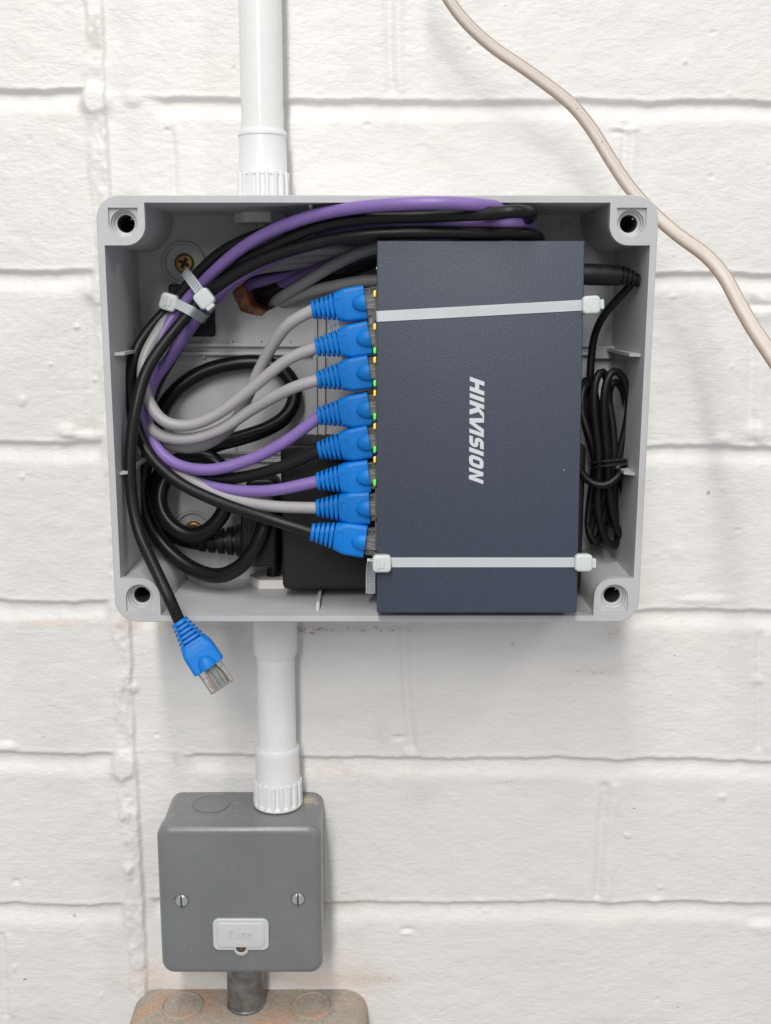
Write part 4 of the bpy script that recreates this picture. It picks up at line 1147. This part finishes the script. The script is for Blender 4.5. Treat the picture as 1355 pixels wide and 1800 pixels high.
# barrel plug
pdir = (P(1088, 484, .056) - P(1024, 482, .056)); pl_ = pdir.length; p0 = P(1024, 482, .056) - ao
ang = math.atan2(pdir.z, pdir.x)
bm = bmesh.new()
lathe(bm, [(.0044, -.002), (.0047, 0), (.0048, .004), (.0046, pl_ - .001), (.0045, pl_)], 36, 'x', cap0=True, cap1=True)
bp = mesh_obj('barrel_plug', bm, M['black_smooth'], ade, loc=p0, rot=(0, -ang, 0))
bm = bmesh.new()
for k in range(9):
    a = R(-60 + 15 * k)
    for j in range(4):
        Mx = Matrix.Rotation(a, 4, 'X')
        block(bm, .0006, .0003, -.0046, -.00495, .00005, n=2, M=Mx @ Matrix.Translation((.004 + j * .0009, 0, 0)))
mesh_obj('grip', bm, M['black_smooth'], bp)
bm = bmesh.new()
prof = [(.0043, pl_)]
x = pl_
for k in range(4):
    r0 = .0043 - k * .0004
    prof += [(r0 - .0010, x + .0002), (r0 - .0010, x + .0009), (r0, x + .0010), (r0 - .0001, x + .0022)]
    x += .0022
lathe(bm, prof, 30, 'x', cap0=True, cap1=True)
for v in bm.verts:
    q = max(0, v.co.x - pl_); v.co.z -= q * q * 28
mesh_obj('strain_relief', bm, M['black_smooth'], bp)
# twist tie
M['shiny'] = plastic('glossy_black_pvc', (.02, .02, .021), .14, .1, coat=.6)
to_ = P(1075, 814, .049)
tt = empty('twist_tie', 'glossy black twist tie holding the coiled thin lead at the right of the box', 'twist tie', loc=to_)
bm = bmesh.new()
for dv in (-4, 4):
    s = 2 if dv > 0 else 0
    pth = [P(u + s, v + dv, h) - to_ for u, v, h in ((1038, 820, .026), (1036, 819, .038), (1046, 818, .0505), (1060, 815, .0540), (1080, 813, .0545), (1094, 812, .0525), (1103, 812, .040), (1104, 812, .026))]
    sweep(bm, spline(pth, .0015), .0011, 8, prof=(.6, 1.0))
mesh_obj('band', bm, M['shiny'], tt)

# ------------------------------------------------------------------ mains lead
mo = P(430, 930, .02)
ml = empty('mains_lead', 'thick black mains lead coiled in the lower left of the box behind the network cables', 'power lead', loc=mo)
mp = [(481, 1048, .0140), (481, 1020, .0140), (483, 990, .0145), (488, 940, .016), (488, 900, .022), (477, 895, .032), (466, 925, .037), (452, 960, .038), (425, 995, .038), (385, 1013, .036), (335, 998, .030), (290, 960, .024), (262, 915, .019), (250, 868, .017), (255, 820, .016), (272, 770, .014), (284, 725, .012), (308, 688, .011), (355, 655, .010), (420, 638, .010), (475, 640, .010), (508, 660, .011), (521, 692, .012), (508, 728, .015), (475, 752, .019), (430, 768, .022), (370, 785, .021), (318, 812, .018), (287, 850, .020), (282, 885, .024), (298, 920, .029), (335, 942, .032), (370, 930, .033), (392, 905, .033), (402, 870, .030), (398, 830, .026), (370, 803, .024), (330, 802, .022), (290, 825, .019), (268, 862, .012), (272, 905, .011), (300, 938, .014), (335, 952, .018), (362, 955, .020)]
pthm = [P(*p) - mo for p in mp]
tube('cord', pthm, .0038, M['mains'], ml, step=.0025, n=16, wob=.006)
# second arc behind
# plug : angled appliance connector beside the adapter
q0 = P(350, 952, .020) - mo; q1 = P(428, 950, .020) - mo
ang = math.atan2((q1 - q0).z, (q1 - q0).x); LL = (q1 - q0).length
bm = bmesh.new()
prof = [(.0040, 0), (.0048, .0003)]
x = .0005
for k in range(4):
    r0 = .0050 + k * .0007
    prof += [(r0, x), (r0 + .0003, x + .0030), (r0 - .0012, x + .0031), (r0 - .0012, x + .0046)]; x += .0047
prof += [(.0080, x), (.0085, LL)]
lathe(bm, prof, 28, 'x', cap0=True, cap1=True)
plg = bpy.data.objects.new
bm2 = bmesh.new()
pcx = P(461, 925, .02) - mo
block(bm2, px(66, 925, .03), .0360, .014, -.014, .004, .0022, es=4, eback=.001)
connector = mesh_obj('connector', bm2, M['black_smooth'], ml, loc=(pcx.x, pcx.y, pcx.z), rot=(0, R(2), 0))
sr = mesh_obj('strain_relief', bm, M['black_smooth'], ml, loc=q0, rot=(0, -ang, 0))
# flange of the connector towards the adapter
bm = bmesh.new(); block(bm, px(60, 860, .03), px(70, 880, .03), .010, -.006, .005, .002); mesh_obj('inlet_collar', bm, M['black_smooth'], ml, loc=P(463, 872, .020) - mo)
bm = bmesh.new()
for k in range(4):
    block(bm, .0009, .012, -.0138, -.0146, .0002, .0001, n=2, cx=-.006 + k * .0022)
mesh_obj('grip_ridges', bm, M['black_smooth'], connector, loc=(0, 0, .006))

# ------------------------------------------------------------------ hose across the wall
hp_ = [(740, -75, .034), (775, -22, .034), (801, 20, .034), (830, 52, .034), (872, 88, .034), (915, 116, .035), (962, 150, .036), (1005, 184, .037), (1040, 228, .038), (1072, 280, .040), (1106, 330, .042), (1150, 378, .046), (1200, 420, .055), (1240, 448, .064), (1272, 485, .072), (1296, 530, .082), (1325, 580, .095), (1362, 634, .110), (1420, 720, .125)]
path = spline([P(*p) for p in hp_], .003)
T, N = frames(path)
bm = bmesh.new(); sl = bm.verts.layers.float.new('side')
secs = []
n = 24
for i, p in enumerate(path):
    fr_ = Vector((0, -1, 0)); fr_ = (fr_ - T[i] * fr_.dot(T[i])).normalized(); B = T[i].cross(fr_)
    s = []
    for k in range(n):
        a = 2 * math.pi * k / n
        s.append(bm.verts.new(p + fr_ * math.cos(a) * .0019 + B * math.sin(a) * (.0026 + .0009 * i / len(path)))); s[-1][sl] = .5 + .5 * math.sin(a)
    secs.append(s)
for a_, b_ in zip(secs, secs[1:]): bridge(bm, a_, b_)
bm.faces.new(secs[0]); bm.faces.new(secs[-1])
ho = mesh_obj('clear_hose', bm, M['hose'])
tag(ho, 'milky clear plastic hose with pinkish edges crossing the wall at the upper right', 'hose')
